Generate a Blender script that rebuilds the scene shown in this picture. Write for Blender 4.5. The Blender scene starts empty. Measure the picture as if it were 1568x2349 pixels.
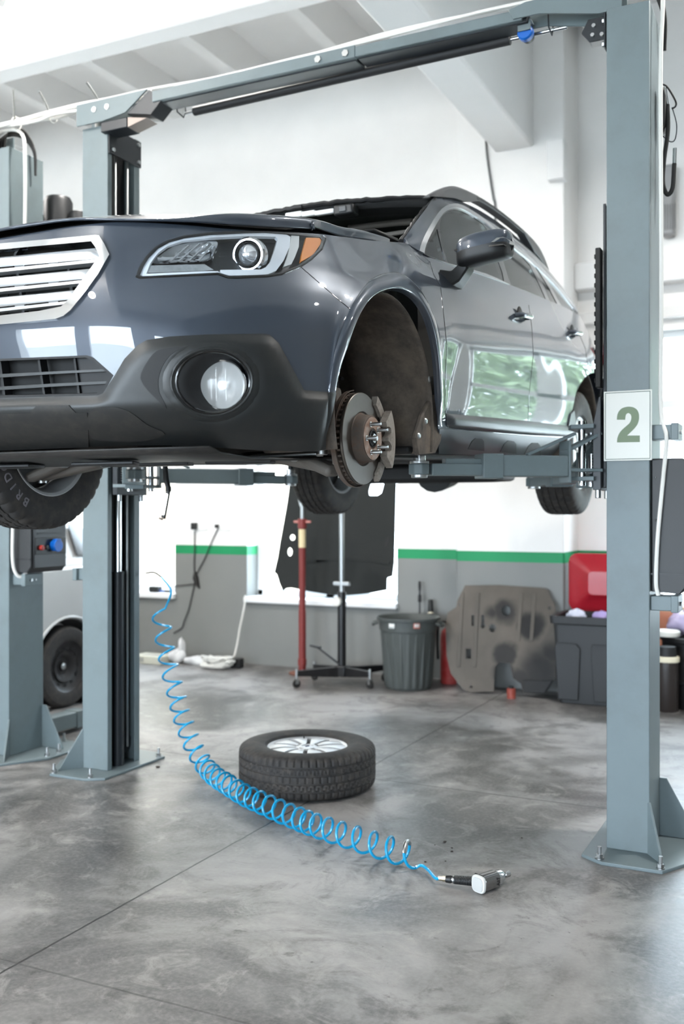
import bpy, bmesh, math, random
from math import sin, cos, tan, pi, radians, sqrt, atan2, hypot
from mathutils import Vector, Matrix, geometry
from mathutils.bvhtree import BVHTree
V = Vector
random.seed(7)
scene = bpy.context.scene
col = scene.collection

# ------------------------------------------------------------------ camera
F_PX, CX, CY, HC, YAW = 2284.0, 784.0, 1174.5, 1.45, radians(26.0)
cd = bpy.data.cameras.new('camera'); cam = bpy.data.objects.new('camera', cd); col.objects.link(cam)
cam.location = (0, 0, HC); cam.rotation_euler = (pi/2, 0, YAW)
cd.sensor_fit = 'VERTICAL'; cd.sensor_height = 36.0; cd.lens = 35.0; cd.sensor_width = 24.03
cd.clip_start = 0.05; cd.clip_end = 200
cd.dof.use_dof = True; cd.dof.focus_distance = 3.35; cd.dof.aperture_fstop = 2.4
scene.camera = cam
CAMP = V((0, 0, HC))
def ray(px, py):
    a = (px-CX)/F_PX; b = -(py-CY)/F_PX
    return V((a*cos(YAW)-sin(YAW), a*sin(YAW)+cos(YAW), b))
def un(px, py, X=None, Y=None, Z=None):
    r = ray(px, py)
    t = X/r.x if X is not None else Y/r.y if Y is not None else (Z-HC)/r.z
    return CAMP + r*t

# ------------------------------------------------------------------ materials
def lin(c):
    if isinstance(c, str):
        c = tuple(int(c[i:i+2], 16)/255 for i in (0, 2, 4))
    else:
        c = tuple(x/255 for x in c[:3])
    return tuple(x/12.92 if x <= .04045 else ((x+.055)/1.055)**2.4 for x in c)
MATS = {}
def mat(name, c, rough=.5, metal=0., coat=0., var=0., scale=6., emit=0., spec=.5, bump=0., bscale=60., rvar=0., dirt=None, dscale=9., damt=.5):
    if name in MATS: return MATS[name]
    m = bpy.data.materials.new(name); m.use_nodes = True
    nt = m.node_tree; b = nt.nodes['Principled BSDF']
    L = lin(c)
    b.inputs['Base Color'].default_value = (*L, 1)
    b.inputs['Roughness'].default_value = rough
    b.inputs['Metallic'].default_value = metal
    b.inputs['Coat Weight'].default_value = coat
    b.inputs['Coat Roughness'].default_value = .03
    b.inputs['Specular IOR Level'].default_value = spec
    m.diffuse_color = (*L, 1)
    tc = None
    def coord():
        nonlocal tc
        if tc is None: tc = nt.nodes.new('ShaderNodeTexCoord')
        return tc.outputs['Object']
    src = None
    if var or rvar:
        n = nt.nodes.new('ShaderNodeTexNoise'); n.inputs['Scale'].default_value = scale; n.inputs['Detail'].default_value = 5; n.inputs['Roughness'].default_value = .65
        nt.links.new(coord(), n.inputs['Vector'])
        if var:
            r = nt.nodes.new('ShaderNodeMix'); r.data_type = 'RGBA'
            r.inputs[6].default_value = (*[max(0, x*(1-var)) for x in L], 1)
            r.inputs[7].default_value = (*[min(1, x*(1+var)) for x in L], 1)
            nt.links.new(n.outputs['Fac'], r.inputs[0]); src = r.outputs[2]
        if rvar:
            mr = nt.nodes.new('ShaderNodeMapRange'); mr.inputs['From Min'].default_value = .3; mr.inputs['From Max'].default_value = .7
            mr.inputs['To Min'].default_value = max(0, rough-rvar); mr.inputs['To Max'].default_value = min(1, rough+rvar)
            nt.links.new(n.outputs['Fac'], mr.inputs['Value']); nt.links.new(mr.outputs[0], b.inputs['Roughness'])
    if dirt:
        n = nt.nodes.new('ShaderNodeTexNoise'); n.inputs['Scale'].default_value = dscale; n.inputs['Detail'].default_value = 8; n.inputs['Roughness'].default_value = .7
        nt.links.new(coord(), n.inputs['Vector'])
        mr = nt.nodes.new('ShaderNodeMapRange'); mr.inputs['From Min'].default_value = .45; mr.inputs['From Max'].default_value = .7; mr.inputs['To Max'].default_value = damt
        nt.links.new(n.outputs['Fac'], mr.inputs['Value'])
        r = nt.nodes.new('ShaderNodeMix'); r.data_type = 'RGBA'
        r.inputs[6].default_value = (*L, 1); r.inputs[7].default_value = (*lin(dirt), 1)
        if src: nt.links.new(src, r.inputs[6])
        nt.links.new(mr.outputs[0], r.inputs[0]); src = r.outputs[2]
    if src: nt.links.new(src, b.inputs['Base Color'])
    if emit:
        b.inputs['Emission Color'].default_value = (*L, 1); b.inputs['Emission Strength'].default_value = emit
    if bump:
        n = nt.nodes.new('ShaderNodeTexNoise'); n.inputs['Scale'].default_value = bscale; n.inputs['Detail'].default_value = 3
        nt.links.new(coord(), n.inputs['Vector'])
        bp = nt.nodes.new('ShaderNodeBump'); bp.inputs['Strength'].default_value = bump; bp.inputs['Distance'].default_value = .004
        nt.links.new(n.outputs['Fac'], bp.inputs['Height']); nt.links.new(bp.outputs[0], b.inputs['Normal'])
    MATS[name] = m
    return m
def glass(name, tint, ior=1.5, rough=.0, trans=1.0, haze=0.):
    """thin pane: tinted see-through plus mirror reflection by angle"""
    if name in MATS: return MATS[name]
    m = bpy.data.materials.new(name); m.use_nodes = True; nt = m.node_tree; nt.nodes.clear()
    out = nt.nodes.new('ShaderNodeOutputMaterial'); mx = nt.nodes.new('ShaderNodeMixShader')
    tr = nt.nodes.new('ShaderNodeBsdfTransparent'); gl = nt.nodes.new('ShaderNodeBsdfGlossy'); fr = nt.nodes.new('ShaderNodeFresnel')
    tr.inputs['Color'].default_value = (*[x*trans for x in lin(tint)], 1); gl.inputs['Roughness'].default_value = rough
    fr.inputs['IOR'].default_value = ior
    ge = nt.nodes.new('ShaderNodeNewGeometry'); k1 = nt.nodes.new('ShaderNodeMath'); k1.operation = 'SUBTRACT'; k1.inputs[0].default_value = 1
    k2 = nt.nodes.new('ShaderNodeMath'); k2.operation = 'MULTIPLY'
    nt.links.new(ge.outputs['Backfacing'], k1.inputs[1]); nt.links.new(k1.outputs[0], k2.inputs[0]); nt.links.new(fr.outputs[0], k2.inputs[1])
    nt.links.new(k2.outputs[0], mx.inputs[0]); nt.links.new(tr.outputs[0], mx.inputs[1]); nt.links.new(gl.outputs[0], mx.inputs[2])
    if haze:
        df = nt.nodes.new('ShaderNodeBsdfDiffuse'); m2 = nt.nodes.new('ShaderNodeMixShader'); m2.inputs[0].default_value = haze; df.inputs['Color'].default_value = (.8,.8,.79,1)
        nt.links.new(mx.outputs[0], m2.inputs[1]); nt.links.new(df.outputs[0], m2.inputs[2]); mx = m2
    nt.links.new(mx.outputs[0], out.inputs['Surface'])
    m.diffuse_color = (*lin(tint), 1)
    MATS[name] = m
    return m

# ------------------------------------------------------------------ mesh builder
class MB:
    def __init__(s): s.v = []; s.f = []
    def add(s, vs, fs):
        o = len(s.v); s.v += [V(p) for p in vs]; s.f += [tuple(i+o for i in f) for f in fs]; return s
    def box(s, x0, y0, z0, x1, y1, z1):
        x0, x1 = sorted((x0, x1)); y0, y1 = sorted((y0, y1)); z0, z1 = sorted((z0, z1))
        return s.add([(x0,y0,z0),(x1,y0,z0),(x1,y1,z0),(x0,y1,z0),(x0,y0,z1),(x1,y0,z1),(x1,y1,z1),(x0,y1,z1)],
            [(0,3,2,1),(4,5,6,7),(0,1,5,4),(1,2,6,5),(2,3,7,6),(3,0,4,7)])
    def bar(s, p0, p1, w, h, up=(0,0,1), w1=None, h1=None):
        p0, p1 = V(p0), V(p1); d = (p1-p0).normalized(); sd = d.cross(V(up)).normalized(); u = sd.cross(d).normalized()
        w1 = w if w1 is None else w1; h1 = h if h1 is None else h1
        vs = []
        for p, a, b in ((p0, w/2, h/2), (p1, w1/2, h1/2)):
            vs += [p-sd*a-u*b, p+sd*a-u*b, p+sd*a+u*b, p-sd*a+u*b]
        return s.add(vs, [(3,2,1,0),(4,5,6,7),(0,1,5,4),(1,2,6,5),(2,3,7,6),(3,0,4,7)])
    def cyl(s, p0, p1, r0, r1=None, n=20, caps=True):
        r1 = r0 if r1 is None else r1
        return s.loft([p0, p1], [r0, r1], n, caps)
    def loft(s, path, rads, n=16, caps=True, closed=False):
        P = [V(p) for p in path]; m = len(P)
        if not isinstance(rads, (list, tuple)): rads = [rads]*m
        T = []
        for i in range(m):
            if closed: t = P[(i+1) % m]-P[i-1]
            else: t = P[min(i+1, m-1)]-P[max(i-1, 0)]
            T.append(t.normalized() if t.length > 1e-9 else V((0,0,1)))
        a = V((0,0,1)) if abs(T[0].z) < .9 else V((1,0,0))
        nx = T[0].cross(a).normalized()
        vs = []
        for i in range(m):
            if i:
                q = T[i-1].rotation_difference(T[i]); nx = (q @ nx).normalized()
            nx = (nx - T[i]*nx.dot(T[i])).normalized()
            b = T[i].cross(nx)
            for k in range(n):
                an = 2*pi*k/n
                vs.append(P[i] + (nx*cos(an)+b*sin(an))*rads[i])
        fs = []
        rng = m if closed else m-1
        for i in range(rng):
            j = (i+1) % m
            for k in range(n):
                k2 = (k+1) % n
                fs.append((i*n+k, i*n+k2, j*n+k2, j*n+k))
        if caps and not closed:
            fs.append(tuple(range(n-1, -1, -1))); fs.append(tuple((m-1)*n+k for k in range(n)))
        return s.add(vs, fs)
    tube = loft
    def lathe(s, prof, o=(0,0,0), ax=(0,0,1), n=48, closed=False, a0=0, a1=2*pi, ref=None):
        """prof: (radius, height along ax)"""
        o = V(o); ax = V(ax).normalized()
        e1 = V(ref) if ref else ax.orthogonal(); e1 = (e1-ax*e1.dot(ax)).normalized(); e2 = ax.cross(e1)
        full = abs(a1-a0-2*pi) < 1e-6; cnt = n if full else n+1
        m = len(prof); vs = []
        for k in range(cnt):
            an = a0+(a1-a0)*k/n; d = e1*cos(an)+e2*sin(an)
            for r, h in prof: vs.append(o+d*r+ax*h)
        fs = []
        for k in range(n):
            k2 = (k+1) % cnt
            for i in range(m if closed else m-1):
                j = (i+1) % m
                q = [k*m+i, k2*m+i, k2*m+j, k*m+j]
                if prof[i][0] < 1e-7: q = [k*m+i, k2*m+j, k*m+j]
                elif prof[j][0] < 1e-7: q = [k*m+i, k2*m+i, k*m+j]
                fs.append(tuple(q))
        return s.add(vs, fs)
    def prism(s, poly, vec, holes=()):
        """poly: planar 3-D loop, extruded by vec; holes: more loops"""
        vec = V(vec); loops = [[V(p) for p in poly]]+[[V(p) for p in h] for h in holes]
        flat = [p for l in loops for p in l]; n = len(flat)
        tris = geometry.tessellate_polygon(loops)
        fs = []
        nrm = V((0,0,0))
        for t in tris: nrm += (flat[t[1]]-flat[t[0]]).cross(flat[t[2]]-flat[t[0]])
        flip = nrm.dot(vec) > 0
        for t in tris:
            a = tuple(t); b = tuple(i+n for i in t)
            fs += [a[::-1], b] if flip else [a, b[::-1]]
        o = 0
        for l in loops:
            k = len(l)
            for i in range(k):
                j = (i+1) % k
                fs.append((o+i, o+j, o+j+n, o+i+n))
            o += k
        return s.add(flat+[p+vec for p in flat], fs)
    def grid(s, P, closed=False):
        r = len(P); c = len(P[0])
        fs = []
        for i in range(r-1):
            for j in range(c if closed else c-1):
                k = (j+1) % c
                fs.append((i*c+j, i*c+k, (i+1)*c+k, (i+1)*c+j))
        return s.add([p for row in P for p in row], fs)
    def sphere(s, c, r, n=16, m=10, sc=(1,1,1)):
        c = V(c)
        P = []
        for i in range(m+1):
            th = pi*i/m
            P.append([c+V((sc[0]*r*sin(th)*cos(2*pi*k/n), sc[1]*r*sin(th)*sin(2*pi*k/n), sc[2]*r*cos(th))) for k in range(n)])
        return s.grid(P, closed=True)
    def xf(s, M):
        s.v = [M @ p for p in s.v]; return s
    def build(s, name, m, parent=None, loc=None, rot=None, bevel=0, seg=2, ang=35, smooth=True, sub=0, solid=0, merge=1e-5, recalc=True, off=-1):
        me = bpy.data.meshes.new(name)
        me.from_pydata([tuple(p) for p in s.v], [], s.f)
        bm = bmesh.new(); bm.from_mesh(me)
        if merge: bmesh.ops.remove_doubles(bm, verts=bm.verts, dist=merge)
        bmesh.ops.dissolve_degenerate(bm, edges=bm.edges, dist=1e-7)
        if recalc: bmesh.ops.recalc_face_normals(bm, faces=bm.faces)
        for f in bm.faces: f.smooth = smooth
        bm.to_mesh(me); bm.free()
        if smooth: me.set_sharp_from_angle(angle=radians(ang))
        o = bpy.data.objects.new(name, me); col.objects.link(o)
        if m: me.materials.append(m)
        if parent: o.parent = parent
        if loc is not None: o.location = loc
        if rot is not None: o.rotation_euler = rot
        if solid:
            md = o.modifiers.new('thickness', 'SOLIDIFY'); md.thickness = solid; md.offset = off
        if bevel:
            md = o.modifiers.new('bevel', 'BEVEL'); md.width = bevel; md.segments = seg; md.limit_method = 'ANGLE'; md.angle_limit = radians(ang); md.harden_normals = False
        if sub:
            md = o.modifiers.new('subdivision', 'SUBSURF'); md.levels = sub; md.render_levels = sub
        return o
def build_n(name, m, parent, vs, ns, fs):
    """mesh with given vertex normals (smooth body panels)"""
    me = bpy.data.meshes.new(name); me.from_pydata([tuple(p) for p in vs], [], fs)
    for p in me.polygons: p.use_smooth = True
    me.normals_split_custom_set_from_vertices([tuple(n) for n in ns])
    o = bpy.data.objects.new(name, me); col.objects.link(o)
    if m: me.materials.append(m)
    if parent: o.parent = parent
    return o
def shell(name, m, parent, vo, no, fo, thick, both=False):
    """closed shell: outer skin with normals no, inner skin thick behind it, flat rim walls"""
    vs, ns, fs = list(vo), list(no), list(fo); n = len(vo)
    vs += [p-q*thick if abs(p.x) > 1e-9 else V((0, (p-q*thick).y, (p-q*thick).z)) for p, q in zip(vo, no)]; ns += [-q for q in no]
    fs += [tuple(i+n for i in f[::-1]) for f in fo]
    ed = set()
    for f in fo:
        for i in range(len(f)): ed.add((f[i], f[(i+1) % len(f)]))
    for i, j in ed:
        if (j, i) in ed or (vo[i].x == 0 and vo[j].x == 0): continue
        a, b, c, d = vs[j], vs[i], vs[i+n], vs[j+n]; w = (b-a).cross(d-a)
        if w.length < 1e-14: continue
        w.normalize(); o = len(vs); vs += [a, b, c, d]; ns += [w]*4; fs.append((o, o+1, o+2, o+3))
    if both:
        o = len(vs); fs += [tuple(i+o for i in f[::-1]) for f in fs]
        vs += [V((-p.x, p.y, p.z)) for p in vs]; ns += [V((-q.x, q.y, q.z)) for q in ns]
    return build_n(name, m, parent, vs, ns, fs)
def tag(o, label=None, cat=None, group=None, kind=None):
    if label: o['label'] = label
    if cat: o['category'] = cat
    if group: o['group'] = group
    if kind: o['kind'] = kind
    return o
def empty(name, loc=(0,0,0), rot=(0,0,0), parent=None):
    o = bpy.data.objects.new(name, None); col.objects.link(o); o.location = loc; o.rotation_euler = rot
    o.empty_display_size = .1
    if parent: o.parent = parent
    return o
def thing(name, label, cat, loc=(0,0,0), rot=(0,0,0), group=None):
    return tag(empty(name, loc, rot), label, cat, group)
def struct(o): o['kind'] = 'structure'; return o
def copy_tree(o, parent=None):
    c = o.copy(); col.objects.link(c)
    if parent: c.parent = parent
    for ch in [x for x in bpy.data.objects if x.parent == o]: copy_tree(ch, c)
    return c
def crom(P, n, closed=False):
    """Catmull-Rom through points, n samples a span"""
    P = [V(p) for p in P]; m = len(P); out = []
    rng = m if closed else m-1
    for i in range(rng):
        if closed: a, b, c, d = P[i-1], P[i], P[(i+1) % m], P[(i+2) % m]
        else:
            b, c = P[i], P[i+1]; a = P[i-1] if i else b*2-c; d = P[i+2] if i+2 < m else c*2-b
        for k in range(n):
            t = k/n
            out.append(.5*((2*b)+(c-a)*t+(2*a-5*b+4*c-d)*t*t+(3*b-a-3*c+d)*t*t*t))
    if not closed: out.append(P[-1].copy())
    return out
def rrect(x0, y0, x1, y1, r, n=5):
    pts = []
    for cx, cy, a in ((x1-r, y1-r, 0), (x0+r, y1-r, 90), (x0+r, y0+r, 180), (x1-r, y0+r, 270)):
        for k in range(n+1):
            t = radians(a+90*k/n); pts.append((cx+r*cos(t), cy+r*sin(t)))
    return pts
def text_mesh(txt, size, depth, align='CENTER', bold=0.):
    cu = bpy.data.curves.new('lettering', 'FONT'); cu.body = txt; cu.size = size; cu.extrude = depth; cu.align_x = align; cu.align_y = 'CENTER'; cu.offset = bold; cu.resolution_u = 6
    ob = bpy.data.objects.new('lettering', cu); col.objects.link(ob)
    dg = bpy.context.evaluated_depsgraph_get(); dg.update()
    me = bpy.data.meshes.new_from_object(ob.evaluated_get(dg))
    mb = MB(); mb.v = [v.co.copy() for v in me.vertices]; mb.f = [tuple(p.vertices) for p in me.polygons]
    bpy.data.objects.remove(ob); bpy.data.curves.remove(cu); bpy.data.meshes.remove(me)
    return mb
def hexnut(mb, c, ax, r, h):
    mb.lathe([(0,0),(r,0),(r,h),(0,h)], c, ax, n=6)

# shared paints
M_LIFT = mat('lift_grey_paint', (107,119,122), .42, var=.06, scale=5, spec=.4, dirt=(78,80,76), dscale=3, damt=.25)
M_LIFTD = mat('lift_dark_steel', (34,38,42), .4, var=.1, scale=8, spec=.4)
M_BLACK = mat('black_plastic', (24,25,26), .45, var=.1)
M_RUBBER = mat('black_rubber', (30,29,28), .7, var=.15, scale=30)
M_CHROME = mat('bright_steel', (205,207,208), .18, 1.0)
M_ZINC = mat('zinc_steel', (176,178,178), .35, 1.0, var=.1)
M_WHITE = mat('white_plastic', (232,231,228), .4)
M_CABLE = mat('white_cable', (224,222,216), .5)
# ------------------------------------------------------------------ setting
def wall_mat():
    m = bpy.data.materials.new('painted_wall'); m.use_nodes = True; nt = m.node_tree; b = nt.nodes['Principled BSDF']
    tc = nt.nodes.new('ShaderNodeTexCoord'); sp = nt.nodes.new('ShaderNodeSeparateXYZ'); nt.links.new(tc.outputs['Object'], sp.inputs[0])
    cr = nt.nodes.new('ShaderNodeValToRGB'); cr.color_ramp.interpolation = 'CONSTANT'
    mr = nt.nodes.new('ShaderNodeMapRange'); mr.inputs['From Max'].default_value = 2.0
    nt.links.new(sp.outputs['Z'], mr.inputs['Value']); nt.links.new(mr.outputs[0], cr.inputs[0])
    e = cr.color_ramp.elements
    e[0].position = 0; e[0].color = (*lin((126,127,125)), 1)
    e[1].position = 1.036/2; e[1].color = (*lin((0,138,84)), 1)
    x = e.new(1.118/2); x.color = (*lin((240,238,235)), 1)
    n = nt.nodes.new('ShaderNodeTexNoise'); n.inputs['Scale'].default_value = 2.2; n.inputs['Detail'].default_value = 6
    nt.links.new(tc.outputs['Object'], n.inputs['Vector'])
    m2 = nt.nodes.new('ShaderNodeMapRange'); m2.inputs['To Min'].default_value = .9; m2.inputs['To Max'].default_value = 1.06
    nt.links.new(n.outputs['Fac'], m2.inputs['Value'])
    mx = nt.nodes.new('ShaderNodeMix'); mx.data_type = 'RGBA'; mx.blend_type = 'MULTIPLY'; mx.inputs[0].default_value = 1
    nt.links.new(cr.outputs[0], mx.inputs[6]); nt.links.new(m2.outputs[0], mx.inputs[7])
    nt.links.new(mx.outputs[2], b.inputs['Base Color']); b.inputs['Roughness'].default_value = .55
    return m
M_WALL = wall_mat()
M_CEIL = mat('ceiling_paint', (234,233,231), .8, var=.03, scale=3, bump=.15, bscale=14)
M_FRAME = mat('window_frame_paint', (238,239,240), .35)

def floor_mat():
    m = bpy.data.materials.new('worn_concrete'); m.use_nodes = True; nt = m.node_tree; b = nt.nodes['Principled BSDF']; L = nt.links.new
    tc = nt.nodes.new('ShaderNodeTexCoord'); co = tc.outputs['Object']
    def noise(scale, det=6, rough=.6, dist=0, off=(0,0,0), sc=(1,1,1)):
        mp = nt.nodes.new('ShaderNodeMapping'); mp.inputs['Location'].default_value = off; mp.inputs['Scale'].default_value = sc
        L(co, mp.inputs[0]); n = nt.nodes.new('ShaderNodeTexNoise')
        n.inputs['Scale'].default_value = scale; n.inputs['Detail'].default_value = det; n.inputs['Roughness'].default_value = rough; n.inputs['Distortion'].default_value = dist
        L(mp.outputs[0], n.inputs['Vector']); return n.outputs['Fac']
    def rng(v, a, c, lo=0., hi=1.):
        r = nt.nodes.new('ShaderNodeMapRange'); r.interpolation_type = 'SMOOTHSTEP'
        for k, x in (('From Min', a), ('From Max', c), ('To Min', lo), ('To Max', hi)): r.inputs[k].default_value = x
        L(v, r.inputs['Value']); return r.outputs[0]
    def mix(f, a, c):
        x = nt.nodes.new('ShaderNodeMix'); x.data_type = 'RGBA'
        for v, i in ((f, 0), (a, 6), (c, 7)):
            if isinstance(v, (int, float)): x.inputs[i].default_value = v
            elif isinstance(v, tuple): x.inputs[i].default_value = (*v, 1)
            else: L(v, x.inputs[i])
        return x.outputs[2]
    def mth(op, a, c):
        x = nt.nodes.new('ShaderNodeMath'); x.operation = op
        for v, i in ((a, 0), (c, 1)):
            if isinstance(v, (int, float)): x.inputs[i].default_value = v
            else: L(v, x.inputs[i])
        return x.outputs[0]
    big = noise(.9, 7, .62, .6)
    c = mix(rng(big, .38, .62), lin((62,60,59)), lin((148,145,143)))
    c = mix(rng(noise(2.6, 8, .7, 1.0, (4,1,0)), .48, .66, 0, .7), c, lin((60,57,55)))
    c = mix(rng(noise(5.2, 8, .75, .8, (1,7,0)), .50, .70, 0, .65), c, lin((156,152,148)))
    c = mix(rng(noise(9., 6, .6, .3, (3,3,0)), .62, .74, 0, .75), c, lin((46,43,40)))
    c = mix(rng(noise(34., 4, .6, 0, (9,0,0)), .66, .74, 0, .7), c, lin((44,41,38)))
    c = mix(rng(noise(60., 4, .6, 0, (0,5,0)), .35, .75, 0, .22), c, lin((164,161,157)))
    c = mix(rng(noise(1.6, 5, .6, .5, (12,2,0)), .6, .8, 0, .25), c, lin((112,124,113)))
    # brush strokes of the trowel
    c = mix(rng(noise(7., 5, .6, .4, (0,0,0), (.35,1.6,1)), .5, .8, 0, .3), c, lin((92,88,85)))
    # saw-cut joints between the slabs
    sp = nt.nodes.new('ShaderNodeSeparateXYZ'); L(co, sp.inputs[0])
    wob = mth('MULTIPLY', mth('SUBTRACT', noise(6, 3), .5), .012)
    def joint(axis, pos, w):
        d = mth('ABSOLUTE', mth('SUBTRACT', mth('ADD', sp.outputs[axis], wob), pos), 0)
        return rng(d, w*.55, w, 1, 0)
    j = mth('MAXIMUM', joint('X', -2.336, .006), joint('Y', 4.938, .0055))
    j = mth('MAXIMUM', j, joint('X', 1.9, .004))
    j = mth('MAXIMUM', j, joint('X', -6.5, .004))
    j = mth('MAXIMUM', j, mth('MULTIPLY', joint('Y', 2.418, .006), .5))
    c = mix(mth('MULTIPLY', j, .9), c, lin((28,26,25)))
    L(c, b.inputs['Base Color'])
    L(rng(big, .3, .7, .34, .5), b.inputs['Roughness'])
    b.inputs['Specular IOR Level'].default_value = .5
    bp = nt.nodes.new('ShaderNodeBump'); bp.inputs['Strength'].default_value = .22; bp.inputs['Distance'].default_value = .004
    L(mth('SUBTRACT', noise(22, 6, .6), mth('MULTIPLY', j, 2.)), bp.inputs['Height']); L(bp.outputs[0], b.inputs['Normal'])
    return m
XL, XR, YF, YB, ZC = -11.5, 4.2, -6.5, 8.16, 5.25
struct(MB().box(XL-.3, YF-.3, -.15, XR+.3, YB+.75, 0).build('floor', floor_mat(), smooth=False))
struct(MB().box(-40, -40, -.4, 40, 40, -.151).build('ground', mat('yard_ground', (206,205,200), .9, var=.15, scale=.6), smooth=False))
ce = MB().box(XL-.3, YF-.3, 5.62, XR+.3, YB+.75, 5.9)
# small ribs of the roof slabs
for X in [XL+.6+1.02*i for i in range(15)]:
    ce.prism([(X-.16, YF, 5.63), (X+.16, YF, 5.63), (X+.06, YF, 5.36), (X-.06, YF, 5.36)], (0, YB+.4-YF, 0))
struct(ce.build('ceiling', M_CEIL, smooth=False))
# cross girder and the main beam resting on the pier of the back wall
struct(MB().box(XL, 5.78, 4.88, -2.6, 5.98, 5.62).build('trim_1', M_CEIL, bevel=.02))
struct(MB().box(-2.47, YF, 4.42, -2.15, 8.0, 5.62).build('trim_2', M_CEIL, bevel=.02))
struct(MB().box(XL, 1.2, 4.86, -2.6, 1.6, 5.62).build('trim_3', M_CEIL, bevel=.02))

def wall_y(y0, y1, x0, x1, z1, holes, name):
    """wall between y0 and y1 with rectangular openings (x0,x1,z0,z1)"""
    mb = MB(); xs = sorted({x0, x1, *[h[0] for h in holes], *[h[1] for h in holes]})
    for a, b in zip(xs, xs[1:]):
        hs = sorted([h for h in holes if h[0] < b-1e-6 and h[1] > a+1e-6], key=lambda h: h[2])
        z = 0
        for h in hs:
            if h[2] > z: mb.box(a, y0, z, b, y1, h[2])
            z = h[3]
        if z < z1: mb.box(a, y0, z, b, y1, z1)
    return struct(mb.build(name, M_WALL, smooth=False))
W1 = (-7.75, -5.824, .64, 2.9); W2 = (-4.99, -3.437, .64, 2.9)
wall_y(YB, YB+.38, XL, -1.95, 5.62, [W1, W2], 'wall_back')
W3 = (-1.30, .62, .68, 2.96); W4 = (1.35, 3.3, .68, 2.96)
wall_y(8.45, 8.83, -1.95, XR, 5.62, [W3, W4], 'wall_back_recess')
pr = MB().box(-2.81, 7.95, 0, -1.9, 8.5, 5.60)
struct(pr.build('wall_back_pier', M_WALL, bevel=.01))
struct(MB().box(-2.16, 7.98, 3.62, -1.93, 8.45, 5.1).build('trim_4', M_CEIL, bevel=.03))
struct(MB().box(-2.02, 7.86, 4.1, -1.88, 8.0, 4.42).build('trim_7', M_CEIL, bevel=.01))
struct(MB().box(-1.9, 8.30, 3.30, XR, 8.46, 3.52).build('trim_5', M_CEIL, bevel=.01))
struct(MB().box(-1.9, 8.38, 3.02, XR, 8.46, 3.12).build('trim_6', M_CEIL, bevel=.01))
struct(MB().box(XL-.3, YF, 0, XL, YB, 5.62).build('wall_left', M_WALL, smooth=False))
struct(MB().box(XR, YF, 0, XR+.3, 8.83, 5.62).build('wall_right', mat('dim_grey_wall', (120,121,120), .6), smooth=False))
G1 = (-9.5, -5.9, 0, 3.2); G2 = (-5.0, -1.4, 0, 3.2); G3 = (.2, 3.2, 0, 2.5)  # third opening is added out of view to light the lift arms
wall_y(YF-.3, YF, XL, XR, 5.62, [G1, G2, G3], 'wall_front')

M_PANE = glass('window_pane', (250,252,252))
def window(n, W, y0, mull, trans, sill=True):
    x0, x1, z0, z1 = W; yf = y0+.2
    fr = MB()
    t = .06
    fr.box(x0, yf, z0, x0+t, yf+.07, z1); fr.box(x1-t, yf, z0, x1, yf+.07, z1)
    fr.box(x0, yf, z0, x1, yf+.07, z0+t); fr.box(x0, yf, z1-t, x1, yf+.07, z1)
    for k in mull: fr.box(k-.045, yf, z0, k+.045, yf+.07, z1)
    for k in trans: fr.box(x0, yf, k-.035, x1, yf+.07, k+.035)
    o = struct(fr.build('window_%d' % n, M_FRAME, bevel=.006))
    MB().box(x0+t, yf+.03, z0+t, x1-t, yf+.036, z1-t).build('pane', M_PANE, o, smooth=False)
    if sill: MB().box(x0-.012, y0-.05, z0-.05, x1+.012, yf, z0+.001).build('sill', M_FRAME, o, bevel=.008)
    return o
window(1, W1, YB, [-6.45, -7.1], [2.3])
window(2, W2, YB, [-4.2], [2.3])
window(3, W3, 8.45, [-.98, -.2], [2.35])
window(4, W4, 8.45, [2.3], [2.35])

# ------------------------------------------------------------------ what stands outside
M_BRICK = mat('beige_render', (206,190,172), .8, var=.12, scale=2)
bd = MB().box(-14.5, 13.2, -.15, -8.3, 17, 7).build('wall', M_BRICK, None)
bl = thing('neighbour_building', 'beige house wall seen through the left back window', 'building', (-11, 13.2, -.15)); bd.parent = bl; bd.matrix_parent_inverse = Matrix.Translation((11, -13.2, .15))
for zx in (-10.0, -9.3):
    MB().box(zx, 13.14, 1.0, zx+.42, 13.25, 2.1).build('shutter', mat('dusty_shutter', (172,150,130), .7), bl, loc=(11,-13.2,.15), bevel=.01)
M_LEAF = mat('leaf_green', (122,140,104), .6, var=.35, scale=3)
M_BARK = mat('bark', (90,78,66), .9, var=.2)
def tree(x, y, h, r, seed, label):
    rr = random.Random(seed)
    t = thing('tree', label, 'tree', (x, y, -.15), group='trees outside the back windows')
    MB().loft([(0,0,0),(.04,0,h*.35),(-.03,.05,h*.7)], [.13,.1,.05], 9).build('trunk', M_BARK, t)
    mb = MB()
    for i in range(2000):
        d = V((rr.gauss(0,1), rr.gauss(0,1), rr.gauss(0,1))).normalized()*(r*rr.random()**.45)
        c = V((0,0,h*.62))+V((d.x, d.y, d.z*1.15)); s = rr.uniform(.10,.22)
        a = V((rr.gauss(0,1), rr.gauss(0,1), rr.gauss(0,1))).normalized(); b = a.orthogonal().normalized()
        mb.add([c-a*s, c+b*s*.45, c+a*s, c-b*s*.45], [(0,1,2,3)])
    mb.build('foliage', M_LEAF, t, smooth=False, merge=0)
tree(.85, 12.4, 5.4, 1.85, 1, 'leafy tree outside the right back window')
tree(4.4, 13.4, 5.6, 1.9, 2, 'leafy tree farthest right outside the back windows')
tree(3.0, 17.0, 5.4, 1.9, 3, 'leafy tree farther off, between the two nearer trees')

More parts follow.
